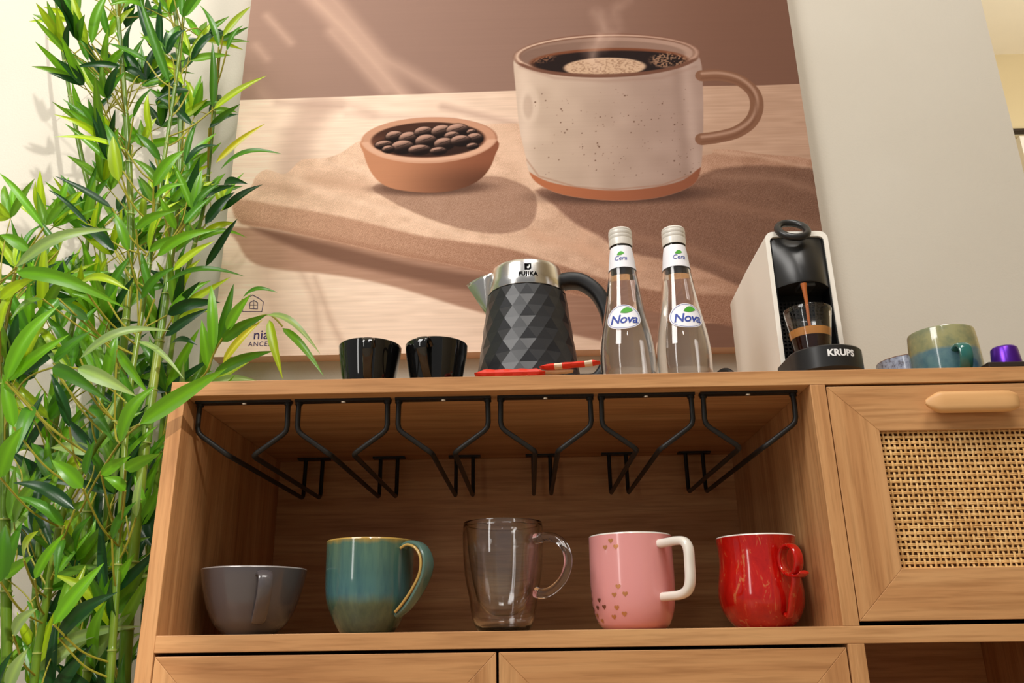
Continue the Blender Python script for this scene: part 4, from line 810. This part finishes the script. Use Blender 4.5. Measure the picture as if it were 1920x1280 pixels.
LEAVES = [(-0.288,0.16,0.895,-0.2634,0.1413,0.9802,0.0183,'b',0.11),(-0.2999,0.17,0.9004,-0.3267,0.1461,0.9812,0.0169,'l',0.13),(-0.3013,0.18,0.8772,-0.3384,0.1578,0.9513,0.0141,'g',0.13),(-0.2608,0.16,0.7905,-0.3639,0.1591,0.909,0.0106,'l',0.08),(-0.2301,0.15,0.8416,-0.2857,0.1217,0.8194,0.0106,'d',0.10),(-0.1429,0.14,0.8018,-0.1962,0.113,0.942,0.0155,'g',0.03),(-0.1971,0.18,0.8949,-0.2327,0.1659,0.9907,0.0127,'d',0.05),(-0.1004,0.2,0.9155,-0.1332,0.1837,0.987,0.0127,'g',0.09),(-0.0911,0.19,0.9284,-0.0506,0.1896,0.9874,0.0113,'l',0.05),(-0.0863,0.2,0.9077,-0.0611,0.1916,0.9503,0.0085,'g',0.13),(-0.1029,0.21,0.8067,-0.1063,0.187,0.9158,0.0127,'g',0.04),(-0.0831,0.17,0.773,0.0039,0.1461,0.815,0.0127,'l',0.04),(-0.0971,0.2,0.7626,-0.0468,0.1815,0.79,0.0106,'g',0.04),(-0.0994,0.2,0.7597,-0.0549,0.1999,0.7842,0.0099,'d',0.12),(-0.0731,0.18,0.6836,-0.0011,0.1737,0.7471,0.0099,'y',0.05),(-0.0569,0.16,0.659,0.0426,0.1305,0.6655,0.0127,'g',0.12),(-0.1337,0.12,0.6088,-0.0927,0.1113,0.6623,0.0169,'b',0.14),(-0.1347,0.13,0.5954,-0.0873,0.1138,0.6084,0.0127,'b',0.10),(-0.1935,0.14,0.6486,-0.2284,0.1339,0.7263,0.0141,'g',0.13),(-0.1599,0.14,0.7118,-0.1623,0.1193,0.7679,0.0113,'l',0.14),(-0.1947,0.14,0.685,-0.2917,0.1132,0.6913,0.0106,'l',0.06),(-0.253,0.17,0.7341,-0.3174,0.1592,0.7914,0.0085,'g',0.04),(-0.189,0.12,0.5758,-0.2774,0.1156,0.6274,0.0099,'d',0.03),(-0.2313,0.14,0.5617,-0.2937,0.131,0.6148,0.0071,'d',0.09),(-0.2689,0.1,0.5361,-0.3471,0.0999,0.6241,0.0113,'b',0.10),(-0.1273,0.2,0.7654,-0.1891,0.1899,0.8149,0.0141,'d',0.06),(-0.2236,0.2,0.7829,-0.1878,0.1754,0.8195,0.0099,'g',0.08),(-0.1297,0.18,0.8162,-0.1776,0.1705,0.7908,0.0141,'d',0.08),(-0.1947,0.16,0.8584,-0.2513,0.1389,0.8787,0.0127,'g',0.03),(-0.1926,0.19,0.9081,-0.1893,0.1607,0.9792,0.0127,'d',0.02),(-0.0651,0.2,0.6579,-0.0193,0.1775,0.6437,0.0127,'d',0.12),(-0.0909,0.21,0.5947,-0.0508,0.2095,0.6489,0.0155,'d',0.11),(-0.1861,0.12,0.6189,-0.1988,0.109,0.6879,0.0198,'l',0.09),(-0.1394,0.18,0.8265,-0.2247,0.1797,0.9324,0.0141,'l',0.03),(-0.2493,0.03,0.4446,-0.1274,0.0246,0.4917,0.0169,'w',0.13),(-0.2412,0.02,0.4326,-0.0928,0.0141,0.3789,0.0183,'b',0.11),(-0.1043,0.1,0.4892,-0.0127,0.0721,0.5133,0.0141,'b',0.13),(-0.0796,0.1,0.4672,-0.0239,0.0897,0.5048,0.0120,'l',0.06),(-0.0977,0.12,0.4582,0.0165,0.1043,0.4583,0.0113,'g',0.11),(-0.0787,0.2,0.5183,-0.0373,0.1968,0.5956,0.0113,'d',0.11),(-0.1812,0.06,0.434,-0.1021,0.0361,0.411,0.0141,'l',0.12),(-0.153,0.04,0.3234,-0.0458,0.0389,0.3571,0.0148,'w',0.13),(-0.1429,0.02,0.3045,-0.0657,0.0173,0.2677,0.0183,'w',0.06),(-0.1796,0.03,0.3097,-0.09,0.0117,0.2569,0.0169,'g',0.13),(-0.2339,0.03,0.2925,-0.1792,0.0198,0.3858,0.0198,'b',0.13),(-0.2372,0.04,0.2956,-0.1619,0.0236,0.3491,0.0141,'b',0.06),(-0.1914,0.05,0.3219,-0.1444,0.0405,0.3597,0.0155,'g',0.04),(-0.1188,0.06,0.3413,-0.0691,0.0577,0.2805,0.0141,'b',0.04),(-0.0729,0.01,0.2099,-0.0318,-0.0107,0.2701,0.0198,'b',0.14),(-0.0314,-0.035,0.2202,0.0604,-0.0398,0.2816,0.0190,'b',0.03),(-0.1031,0.08,0.3587,-0.0253,0.0504,0.298,0.0085,'w',0.08),(-0.1064,0.16,0.3948,-0.0444,0.1478,0.4302,0.0141,'d',0.05),(-0.1065,0.18,0.39,-0.0608,0.1622,0.3812,0.0127,'d',0.12),(-0.0252,0.12,0.3338,-0.0356,0.1063,0.3968,0.0141,'b',0.07),(-0.0165,0.11,0.3526,-0.0289,0.1083,0.4477,0.0141,'b',0.13),(-0.0173,0.12,0.3597,-0.0026,0.119,0.4541,0.0127,'g',0.08),(0.0021,0.1,0.3785,0.0382,0.0748,0.419,0.0169,'b',0.04),(0.0188,0.1,0.4252,0.0719,0.0781,0.4226,0.0085,'g',0.13),(-0.0074,0.11,0.3673,0.0562,0.0911,0.3965,0.0155,'g',0.11),(0.0017,0.1,0.3342,0.0493,0.0968,0.3913,0.0113,'y',0.07),(-0.017,0.12,0.324,0.061,0.1155,0.3544,0.0148,'g',0.12),(0.0574,0.1,0.3924,0.0843,0.0912,0.3082,0.0134,'l',0.07),(0.0566,0.09,0.3961,0.1382,0.06,0.3305,0.0106,'w',0.12),(0.076,0.1,0.3807,0.142,0.0707,0.3044,0.0106,'b',0.07),(-0.1242,0.04,0.1637,-0.1579,0.0254,0.1946,0.0183,'b',0.11),(-0.1343,0.06,0.1831,-0.1216,0.0456,0.2219,0.0127,'g',0.05),(-0.1098,0.05,0.1809,-0.072,0.0379,0.2001,0.0141,'b',0.04),(-0.0784,0.05,0.1614,-0.1003,0.0387,0.1755,0.0141,'b',0.14),(-0.1725,0.03,0.0821,-0.145,0.0012,0.1107,0.0169,'l',0.10),(-0.1683,0.05,0.0631,-0.1348,0.035,0.1115,0.0127,'b',0.06),(-0.1439,0.06,0.014,-0.095,0.0573,0.0802,0.0169,'b',0.05),(-0.1462,0.08,-0.0003,-0.0743,0.0565,0.0475,0.0183,'d',0.12),(-0.1624,0.1,0.148,-0.2381,0.0892,0.1802,0.0169,'d',0.11),(-0.1668,0.09,0.1276,-0.2178,0.0668,0.1601,0.0141,'g',0.10),(-0.1875,0.06,0.0032,-0.1539,0.0401,0.0308,0.0155,'w',0.11),(-0.1953,0.03,0.0594,-0.1942,0.0191,0.1194,0.0226,'g',0.10),(-0.1771,0.05,-0.0519,-0.1579,0.0416,-0.011,0.0155,'w',0.08),(-0.2114,0.02,0.1741,-0.1818,-0.0031,0.2276,0.0212,'b',0.10),(-0.2667,0.05,0.3658,-0.2479,0.0412,0.42,0.0155,'l',0.13),(-0.2683,0.04,0.4053,-0.2131,0.0205,0.4249,0.0141,'l',0.09),(-0.2495,0.05,0.4766,-0.2926,0.0497,0.5007,0.0155,'b',0.09),(-0.2176,0.08,0.4206,-0.248,0.0725,0.359,0.0155,'g',0.10),(-0.1697,0.1,0.1129,-0.1633,0.0861,0.0621,0.0113,'g',0.12),(-0.228,0.12,0.1552,-0.1799,0.1006,0.0942,0.0127,'d',0.12),(-0.1917,0.15,0.5232,-0.2428,0.1396,0.5618,0.0155,'d',0.10),(-0.1393,0.1,0.5306,-0.0766,0.0779,0.5461,0.0127,'b',0.12),(-0.1512,0.11,0.5031,-0.1725,0.0995,0.5559,0.0141,'b',0.12),(-0.0929,0.12,0.5397,-0.1092,0.0939,0.5763,0.0127,'b',0.10),(-0.1379,0.14,0.4435,-0.0816,0.1107,0.4777,0.0127,'g',0.13),(-0.1812,0.13,0.4403,-0.1487,0.1145,0.4971,0.0141,'g',0.08),(-0.1523,0.08,0.2744,-0.1122,0.075,0.2249,0.0155,'g',0.12),(-0.2145,0.06,0.2703,-0.2055,0.0319,0.2044,0.0169,'g',0.08),(-0.1862,0.1,0.2524,-0.21,0.0793,0.3174,0.0127,'d',0.11),(-0.0771,0.04,0.1848,-0.0286,0.0181,0.1984,0.0155,'b',0.04),(-0.1108,0.1,0.112,-0.0766,0.0766,0.1529,0.0141,'g',0.09),(-0.0943,0.12,0.1399,-0.0844,0.1,0.1961,0.0113,'w',0.07),(-0.2263,0.06,0.4126,-0.25,0.0413,0.3765,0.0141,'m',0.11),(-0.1402,0.14,0.6653,-0.1721,0.1209,0.6995,0.0127,'g',0.11),(-0.0826,0.12,0.5478,-0.0489,0.1192,0.589,0.0127,'g',0.04),(-0.108,0.1,0.279,-0.1257,0.0868,0.3252,0.0141,'g',0.10),(-0.1191,0.14,0.4431,-0.1445,0.1334,0.5142,0.0127,'g',0.10),(-0.2545,0.12,0.5103,-0.2902,0.1011,0.5596,0.0099,'g',0.03),(-0.2263,0.05,0.2411,-0.243,0.0359,0.3046,0.0155,'b',0.05),(-0.1852,0.1,0.3975,-0.2361,0.0984,0.4285,0.0141,'g',0.04)]
TW = [[(-0.2587, 0.2164, 0.8623), (-0.2734, 0.1882, 0.8707), (-0.288, 0.16, 0.895)], [(-0.2587, 0.2164, 0.8623), (-0.2793, 0.1932, 0.8734), (-0.2999, 0.17, 0.9004)], [(-0.2547, 0.2182, 0.8401), (-0.278, 0.1991, 0.8506), (-0.3013, 0.18, 0.8772)], [(-0.2419, 0.2255, 0.7544), (-0.2513, 0.1927, 0.7645), (-0.2608, 0.16, 0.7905)], [(-0.2478, 0.2218, 0.7967), (-0.2389, 0.1859, 0.8111), (-0.2301, 0.15, 0.8416)], [(-0.1488, 0.17, 0.7598), (-0.1459, 0.155, 0.7728), (-0.1429, 0.14, 0.8018)], [(-0.1489, 0.17, 0.8477), (-0.173, 0.175, 0.8633), (-0.1971, 0.18, 0.8949)], [(-0.1084, 0.2273, 0.874), (-0.1044, 0.2136, 0.8868), (-0.1004, 0.2, 0.9155)], [(-0.1081, 0.2255, 0.8879), (-0.0996, 0.2077, 0.9002), (-0.0911, 0.19, 0.9284)], [(-0.1087, 0.2291, 0.8601), (-0.0975, 0.2145, 0.8759), (-0.0863, 0.2, 0.9077)], [(-0.1113, 0.2418, 0.7642), (-0.1071, 0.2259, 0.7775), (-0.1029, 0.21, 0.8067)], [(-0.149, 0.17, 0.725), (-0.116, 0.17, 0.741), (-0.0831, 0.17, 0.773)], [(-0.1143, 0.2491, 0.7147), (-0.1057, 0.2245, 0.7307), (-0.0971, 0.2, 0.7626)], [(-0.1143, 0.2491, 0.7147), (-0.1069, 0.2245, 0.7292), (-0.0994, 0.2, 0.7597)], [(-0.147, 0.1655, 0.5534), (-0.1403, 0.1427, 0.5731), (-0.1337, 0.12, 0.6088)], [(-0.1465, 0.1645, 0.5365), (-0.1406, 0.1473, 0.5579), (-0.1347, 0.13, 0.5954)], [(-0.1484, 0.1682, 0.6042), (-0.171, 0.1541, 0.6184), (-0.1935, 0.14, 0.6486)], [(-0.1493, 0.17, 0.6554), (-0.1546, 0.155, 0.6756), (-0.1599, 0.14, 0.7118)], [(-0.1494, 0.17, 0.638), (-0.1721, 0.155, 0.6535), (-0.1947, 0.14, 0.685)], [(-0.2331, 0.2309, 0.691), (-0.243, 0.2005, 0.7046), (-0.253, 0.17, 0.7341)], [(-0.146, 0.1636, 0.5196), (-0.1675, 0.1418, 0.5397), (-0.189, 0.12, 0.5758)], [(-0.146, 0.1636, 0.5196), (-0.1887, 0.1518, 0.5326), (-0.2313, 0.14, 0.5617)], [(-0.3448, 0.1418, 0.4688), (-0.3069, 0.1209, 0.4944), (-0.2689, 0.1, 0.5361)], [(-0.1491, 0.17, 0.7076), (-0.1382, 0.185, 0.7285), (-0.1273, 0.2, 0.7654)], [(-0.239, 0.2273, 0.7333), (-0.2313, 0.2136, 0.7501), (-0.2236, 0.2, 0.7829)], [(-0.1488, 0.17, 0.7598), (-0.1393, 0.175, 0.78), (-0.1297, 0.18, 0.8162)], [(-0.1486, 0.17, 0.812), (-0.1716, 0.165, 0.8272), (-0.1947, 0.16, 0.8584)], [(-0.1494, 0.17, 0.8659), (-0.171, 0.18, 0.879), (-0.1926, 0.19, 0.9081)], [(-0.1475, 0.1664, 0.5703), (-0.1668, 0.1432, 0.5866), (-0.1861, 0.12, 0.6189)], [(-0.1487, 0.17, 0.7772), (-0.1441, 0.175, 0.7938), (-0.1394, 0.18, 0.8265)], [(-0.3272, 0.1473, 0.3839), (-0.2883, 0.0886, 0.4062), (-0.2493, 0.03, 0.4446)], [(-0.3243, 0.1482, 0.3697), (-0.2827, 0.0841, 0.3932), (-0.2412, 0.02, 0.4326)], [(-0.1422, 0.1555, 0.3796), (-0.1617, 0.1077, 0.3988), (-0.1812, 0.06, 0.434)], [(-0.1188, 0.08, 0.2532), (-0.1359, 0.06, 0.2803), (-0.153, 0.04, 0.3234)], [(-0.1188, 0.08, 0.2532), (-0.1308, 0.05, 0.2708), (-0.1429, 0.02, 0.3045)], [(-0.1265, 0.0855, 0.2459), (-0.153, 0.0577, 0.2698), (-0.1796, 0.03, 0.3097)], [(-0.1573, 0.1073, 0.2166), (-0.1956, 0.0686, 0.2465), (-0.2339, 0.03, 0.2925)], [(-0.1573, 0.1073, 0.2166), (-0.1972, 0.0736, 0.2481), (-0.2372, 0.04, 0.2956)], [(-0.1342, 0.0909, 0.2385), (-0.1628, 0.0705, 0.2722), (-0.1914, 0.05, 0.3219)], [(-0.1188, 0.08, 0.2532), (-0.1188, 0.07, 0.2893), (-0.1188, 0.06, 0.3413)], [(-0.1188, 0.08, 0.2532), (-0.0959, 0.045, 0.2235), (-0.0729, 0.01, 0.2099)], [(-0.1188, 0.08, 0.2532), (-0.0751, 0.0225, 0.2287), (-0.0314, -0.035, 0.2202)], [(-0.1197, 0.1391, 0.106), (-0.1219, 0.0895, 0.1268), (-0.1242, 0.04, 0.1637)], [(-0.1828, 0.1182, 0.1597), (-0.1585, 0.0891, 0.1634), (-0.1343, 0.06, 0.1831)], [(-0.1214, 0.14, 0.1229), (-0.1156, 0.095, 0.1439), (-0.1098, 0.05, 0.1809)], [(-0.1197, 0.1391, 0.106), (-0.099, 0.0945, 0.1257), (-0.0784, 0.05, 0.1614)], [(-0.1956, 0.13, 0.0462), (-0.184, 0.08, 0.0561), (-0.1725, 0.03, 0.0821)], [(-0.1962, 0.1318, 0.0264), (-0.1822, 0.0909, 0.0367), (-0.1683, 0.05, 0.0631)], [(-0.1059, 0.1318, -0.0294), (-0.1249, 0.0959, -0.0157), (-0.1439, 0.06, 0.014)], [(-0.1041, 0.1309, -0.0463), (-0.1252, 0.1055, -0.0313), (-0.1462, 0.08, -0.0003)], [(-0.1912, 0.1245, 0.1017), (-0.1768, 0.1123, 0.1168), (-0.1624, 0.1, 0.148)], [(-0.1927, 0.1264, 0.0832), (-0.1797, 0.1082, 0.0974), (-0.1668, 0.09, 0.1276)], [(-0.1982, 0.1382, -0.0429), (-0.1929, 0.0991, -0.0279), (-0.1875, 0.06, 0.0032)], [(-0.1965, 0.1327, 0.0165), (-0.1959, 0.0814, 0.0299), (-0.1953, 0.03, 0.0594)], [(-0.1932, 0.14, -0.1068), (-0.1852, 0.095, -0.0873), (-0.1771, 0.05, -0.0519)], [(-0.1891, 0.1218, 0.1294), (-0.2002, 0.0709, 0.1438), (-0.2114, 0.02, 0.1741)], [(-0.315, 0.1509, 0.322), (-0.2908, 0.1005, 0.3359), (-0.2667, 0.05, 0.3658)], [(-0.3213, 0.1491, 0.3556), (-0.2948, 0.0945, 0.3724), (-0.2683, 0.04, 0.4053)], [(-0.3331, 0.1455, 0.4122), (-0.2913, 0.0977, 0.4364), (-0.2495, 0.05, 0.4766)], [(-0.1418, 0.1545, 0.3652), (-0.1797, 0.1173, 0.3849), (-0.2176, 0.08, 0.4206)], [(-0.1941, 0.1282, 0.0647), (-0.1819, 0.1141, 0.0808), (-0.1697, 0.1, 0.1129)], [(-0.1912, 0.1245, 0.1017), (-0.2096, 0.1223, 0.1204), (-0.228, 0.12, 0.1552)], [(-0.1446, 0.1609, 0.4688), (-0.1681, 0.1555, 0.488), (-0.1917, 0.15, 0.5232)], [(-0.1446, 0.1609, 0.4688), (-0.1419, 0.1305, 0.4917), (-0.1393, 0.1, 0.5306)], [(-0.1441, 0.16, 0.4519), (-0.1477, 0.135, 0.4695), (-0.1512, 0.11, 0.5031)], [(-0.1426, 0.1564, 0.3941), (-0.1402, 0.1482, 0.4108), (-0.1379, 0.14, 0.4435)], [(-0.1426, 0.1564, 0.3941), (-0.1619, 0.1432, 0.4092), (-0.1812, 0.13, 0.4403)], [(-0.1457, 0.0991, 0.2276), (-0.149, 0.0895, 0.243), (-0.1523, 0.08, 0.2744)], [(-0.1635, 0.1109, 0.207), (-0.189, 0.0855, 0.2306), (-0.2145, 0.06, 0.2703)], [(-0.1683, 0.1127, 0.1952), (-0.1773, 0.1064, 0.2158), (-0.1862, 0.1, 0.2524)], [(-0.1214, 0.14, 0.1229), (-0.0993, 0.09, 0.1458), (-0.0771, 0.04, 0.1848)], [(-0.1145, 0.1364, 0.0552), (-0.1126, 0.1182, 0.0756), (-0.1108, 0.1, 0.112)], [(-0.1179, 0.1382, 0.0891), (-0.1061, 0.1291, 0.1065), (-0.0943, 0.12, 0.1399)], [(-0.1418, 0.1545, 0.3652), (-0.1841, 0.1073, 0.3809), (-0.2263, 0.06, 0.4126)], [(-0.1489, 0.1691, 0.6211), (-0.1446, 0.1545, 0.6352), (-0.1402, 0.14, 0.6653)], [(-0.1426, 0.1564, 0.3941), (-0.1308, 0.1482, 0.4106), (-0.1191, 0.14, 0.4431)], [(-0.339, 0.1436, 0.4405), (-0.2967, 0.1318, 0.4674), (-0.2545, 0.12, 0.5103)], [(-0.1756, 0.1155, 0.1774), (-0.2009, 0.0827, 0.2013), (-0.2263, 0.05, 0.2411)], [(-0.1414, 0.1536, 0.3507), (-0.1633, 0.1268, 0.3661), (-0.1852, 0.1, 0.3975)], [(-0.1148, 0.19, 0.3031), (-0.0662, 0.15, 0.3101), (-0.0279, 0.12, 0.3264), (-0.0181, 0.115, 0.3506), (0.0005, 0.105, 0.3766), (0.0325, 0.1, 0.3929), (0.0584, 0.095, 0.398), (0.0759, 0.1, 0.383)], [(-0.0338, -0.03, 0.2214), (-0.078, 0.02, 0.2122), (-0.1204, 0.06, 0.1765), (-0.1552, 0.1, 0.1447)], [(-0.2448, 0.025, 0.4364), (-0.292, 0.05, 0.4247)], [(-0.1486, 0.03, 0.3077), (-0.1874, 0.04, 0.3117), (-0.2329, 0.06, 0.298), (-0.2816, 0.12, 0.259)], [(0.019, 0.1, 0.4237), (0.0033, 0.105, 0.3841)]]
def culm(path, r0, r1, name='culm'):
    P = cr(path, 10); Ls = [0]
    for a, b_ in zip(P[:-1], P[1:]): Ls.append(Ls[-1]+(b_-a).length)
    def at(s_):
        for i in range(len(P)-1):
            if Ls[i+1] >= s_: t = (s_-Ls[i])/max(Ls[i+1]-Ls[i], 1e-6); return P[i].lerp(P[i+1], t)
        return P[-1]
    tot = Ls[-1]; s_ = 0; pts = []; rad_ = []; nodes_ = []
    il = rnd.uniform(.07, .10)
    while s_ < tot:
        r = r0+(r1-r0)*(s_/tot)
        for (ds, k_) in ((0, 1.02), (.002, 1.16), (.004, .95), (.007, .98), (il*.5, .94), (il-.004, 1.0)):
            if s_+ds <= tot: pts.append(at(s_+ds)); rad_.append(r*k_)
        nodes_.append((at(min(s_+.002, tot)), r)); s_ += il; il = il*rnd.uniform(.96, 1.06)
    nd = MB().mat(M_culm, True).tube(pts, rad_, 14); nd.mat(M_node, True)
    for c0, r in nodes_: nd.tube([c0+Vector((0, 0, -.0006)), c0+Vector((0, 0, .0012))], r*1.18, 14)
    nd.obj(name, bam)
    return nodes_
allnodes = []
for path, r0, r1 in culms: allnodes += culm(path, r0, r1)
LV = []; LF = []; LC = []
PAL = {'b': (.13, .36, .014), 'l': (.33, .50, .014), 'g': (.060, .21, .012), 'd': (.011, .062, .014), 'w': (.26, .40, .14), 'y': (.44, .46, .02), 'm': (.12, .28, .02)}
def leaf(base, tip, w, colk, bend=.1, rollj=None):
    A = Vector(base); B = Vector(tip); d = B-A; ln = d.length
    if ln < 1e-4: return
    t = d.normalized(); view = Vector((0, -1, 0)); up = Vector((0, 0, 1))
    nrm = (Vector((.25, -1, -.1))+up*rnd.uniform(-.35, .5)+Vector((rnd.uniform(-.5, .5), 0, 0))).normalized()
    if rollj is not None: nrm = Vector(rollj)
    side = t.cross(nrm).normalized(); nrm = side.cross(t).normalized()
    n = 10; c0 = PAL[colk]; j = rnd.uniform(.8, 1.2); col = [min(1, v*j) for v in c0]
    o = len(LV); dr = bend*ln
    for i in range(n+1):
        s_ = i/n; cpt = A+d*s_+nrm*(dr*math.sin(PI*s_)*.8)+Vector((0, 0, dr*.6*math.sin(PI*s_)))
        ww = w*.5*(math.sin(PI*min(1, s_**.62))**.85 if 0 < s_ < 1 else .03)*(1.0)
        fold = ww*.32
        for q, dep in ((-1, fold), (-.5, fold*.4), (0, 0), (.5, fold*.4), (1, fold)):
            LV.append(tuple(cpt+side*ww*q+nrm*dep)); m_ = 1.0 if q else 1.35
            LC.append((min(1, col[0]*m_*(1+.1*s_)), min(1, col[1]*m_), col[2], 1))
    for i in range(n):
        for q in range(4): a = o+i*5+q; LF.append((a, a+1, a+6, a+5))
tw = MB().mat(M_twig, True)
for (bx, by, bz, tx, ty, tz, w, ck, bd) in LEAVES: leaf((bx, by, bz), (tx, ty, tz), w, ck, bd)
for P in TW: tw.tube(cr(P, 6), .0013, 6)
# side branches with fans of leaves, filling the plant's volume
OUT = [(-0.3795, 1.1592), (-0.3398, 0.8887), (-0.3051, 0.7553), (-0.323, 0.6597), (-0.3897, 0.6149), (-0.4504, 0.589), (-0.2906, -0.1846), (-0.0983, -0.1865), (-0.1242, 0.2009), (-0.1194, 0.3059), (-0.1084, 0.401), (-0.081, 0.4669), (-0.0784, 0.5892), (-0.0749, 0.6722), (-0.1184, 0.8), (-0.1393, 0.9467), (-0.2002, 1.1531)]
def inside(x, z):
    r = False; n_ = len(OUT)
    for i in range(n_):
        a, b_ = OUT[i], OUT[(i+1) % n_]
        if (a[1] > z) != (b_[1] > z) and x < (b_[0]-a[0])*(z-a[1])/(b_[1]-a[1])+a[0]: r = not r
    return r
cnt = 0; guard = 0
while cnt < 230 and guard < 9000:
    guard += 1
    x = rnd.uniform(-.62, .02); z = rnd.uniform(-.40, 1.30); y = rnd.uniform(.12, .36)
    if not inside(x, z): continue
    if x > -.07 and z < .33: continue
    best = min(allnodes, key=lambda q: (q[0]-Vector((x, y, z-.07))).length)
    b0 = best[0]; tip = Vector((x, y, z))
    if (tip-b0).length > .17: continue
    cnt += 1
    mid = b0.lerp(tip, .5)+Vector((rnd.uniform(-.015, .015), rnd.uniform(-.015, .015), .012))
    br = cr([b0, mid, tip], 6); tw.tube(br, [.0013-.0006*i/(len(br)-1) for i in range(len(br))], 6)
    dr = (tip-b0).normalized()
    dr = (dr+Vector((rnd.uniform(-.6, .6), rnd.uniform(-.3, .1), rnd.uniform(-.1, .7)))).normalized()
    hi = z > .45
    for q in range(rnd.randint(3, 5)):
        an = (q-1.8)*.5+rnd.uniform(-.25, .25); v = Vector((dr.x*math.cos(an)-dr.z*math.sin(an), dr.y+rnd.uniform(-.35, .25), dr.x*math.sin(an)+dr.z*math.cos(an))).normalized()
        ln = rnd.uniform(.06, .110) if not hi else rnd.uniform(.048, .085)
        e_ = tip+v*ln
        if e_.y > .425: e_.y = .425
        if e_.z < .36 and e_.x > -.03: continue
        leaf(tip, e_, rnd.uniform(.0105, .015) if hi else rnd.uniform(.012, .018), rnd.choice('bblgmlgmddg' if hi else 'gmddbbmwgdlm'), rnd.uniform(-.05, .18))
tw.obj('twigs', bam)
me = bpy.data.meshes.new('foliage'); me.from_pydata([(v[0]-bam['_w'][0], v[1]-bam['_w'][1], v[2]-bam['_w'][2]) for v in LV], [], LF); me.materials.append(M_leaf)
ca = me.color_attributes.new('Col', 'FLOAT_COLOR', 'POINT'); ca.data.foreach_set('color', np.array(LC, np.float32).ravel()); me.polygons.foreach_set('use_smooth', [True]*len(LF))
fo = bpy.data.objects.new('foliage', me); C.objects.link(fo); fo.parent = bam
for o in bpy.data.objects:
    if '_w' in o: del o['_w']
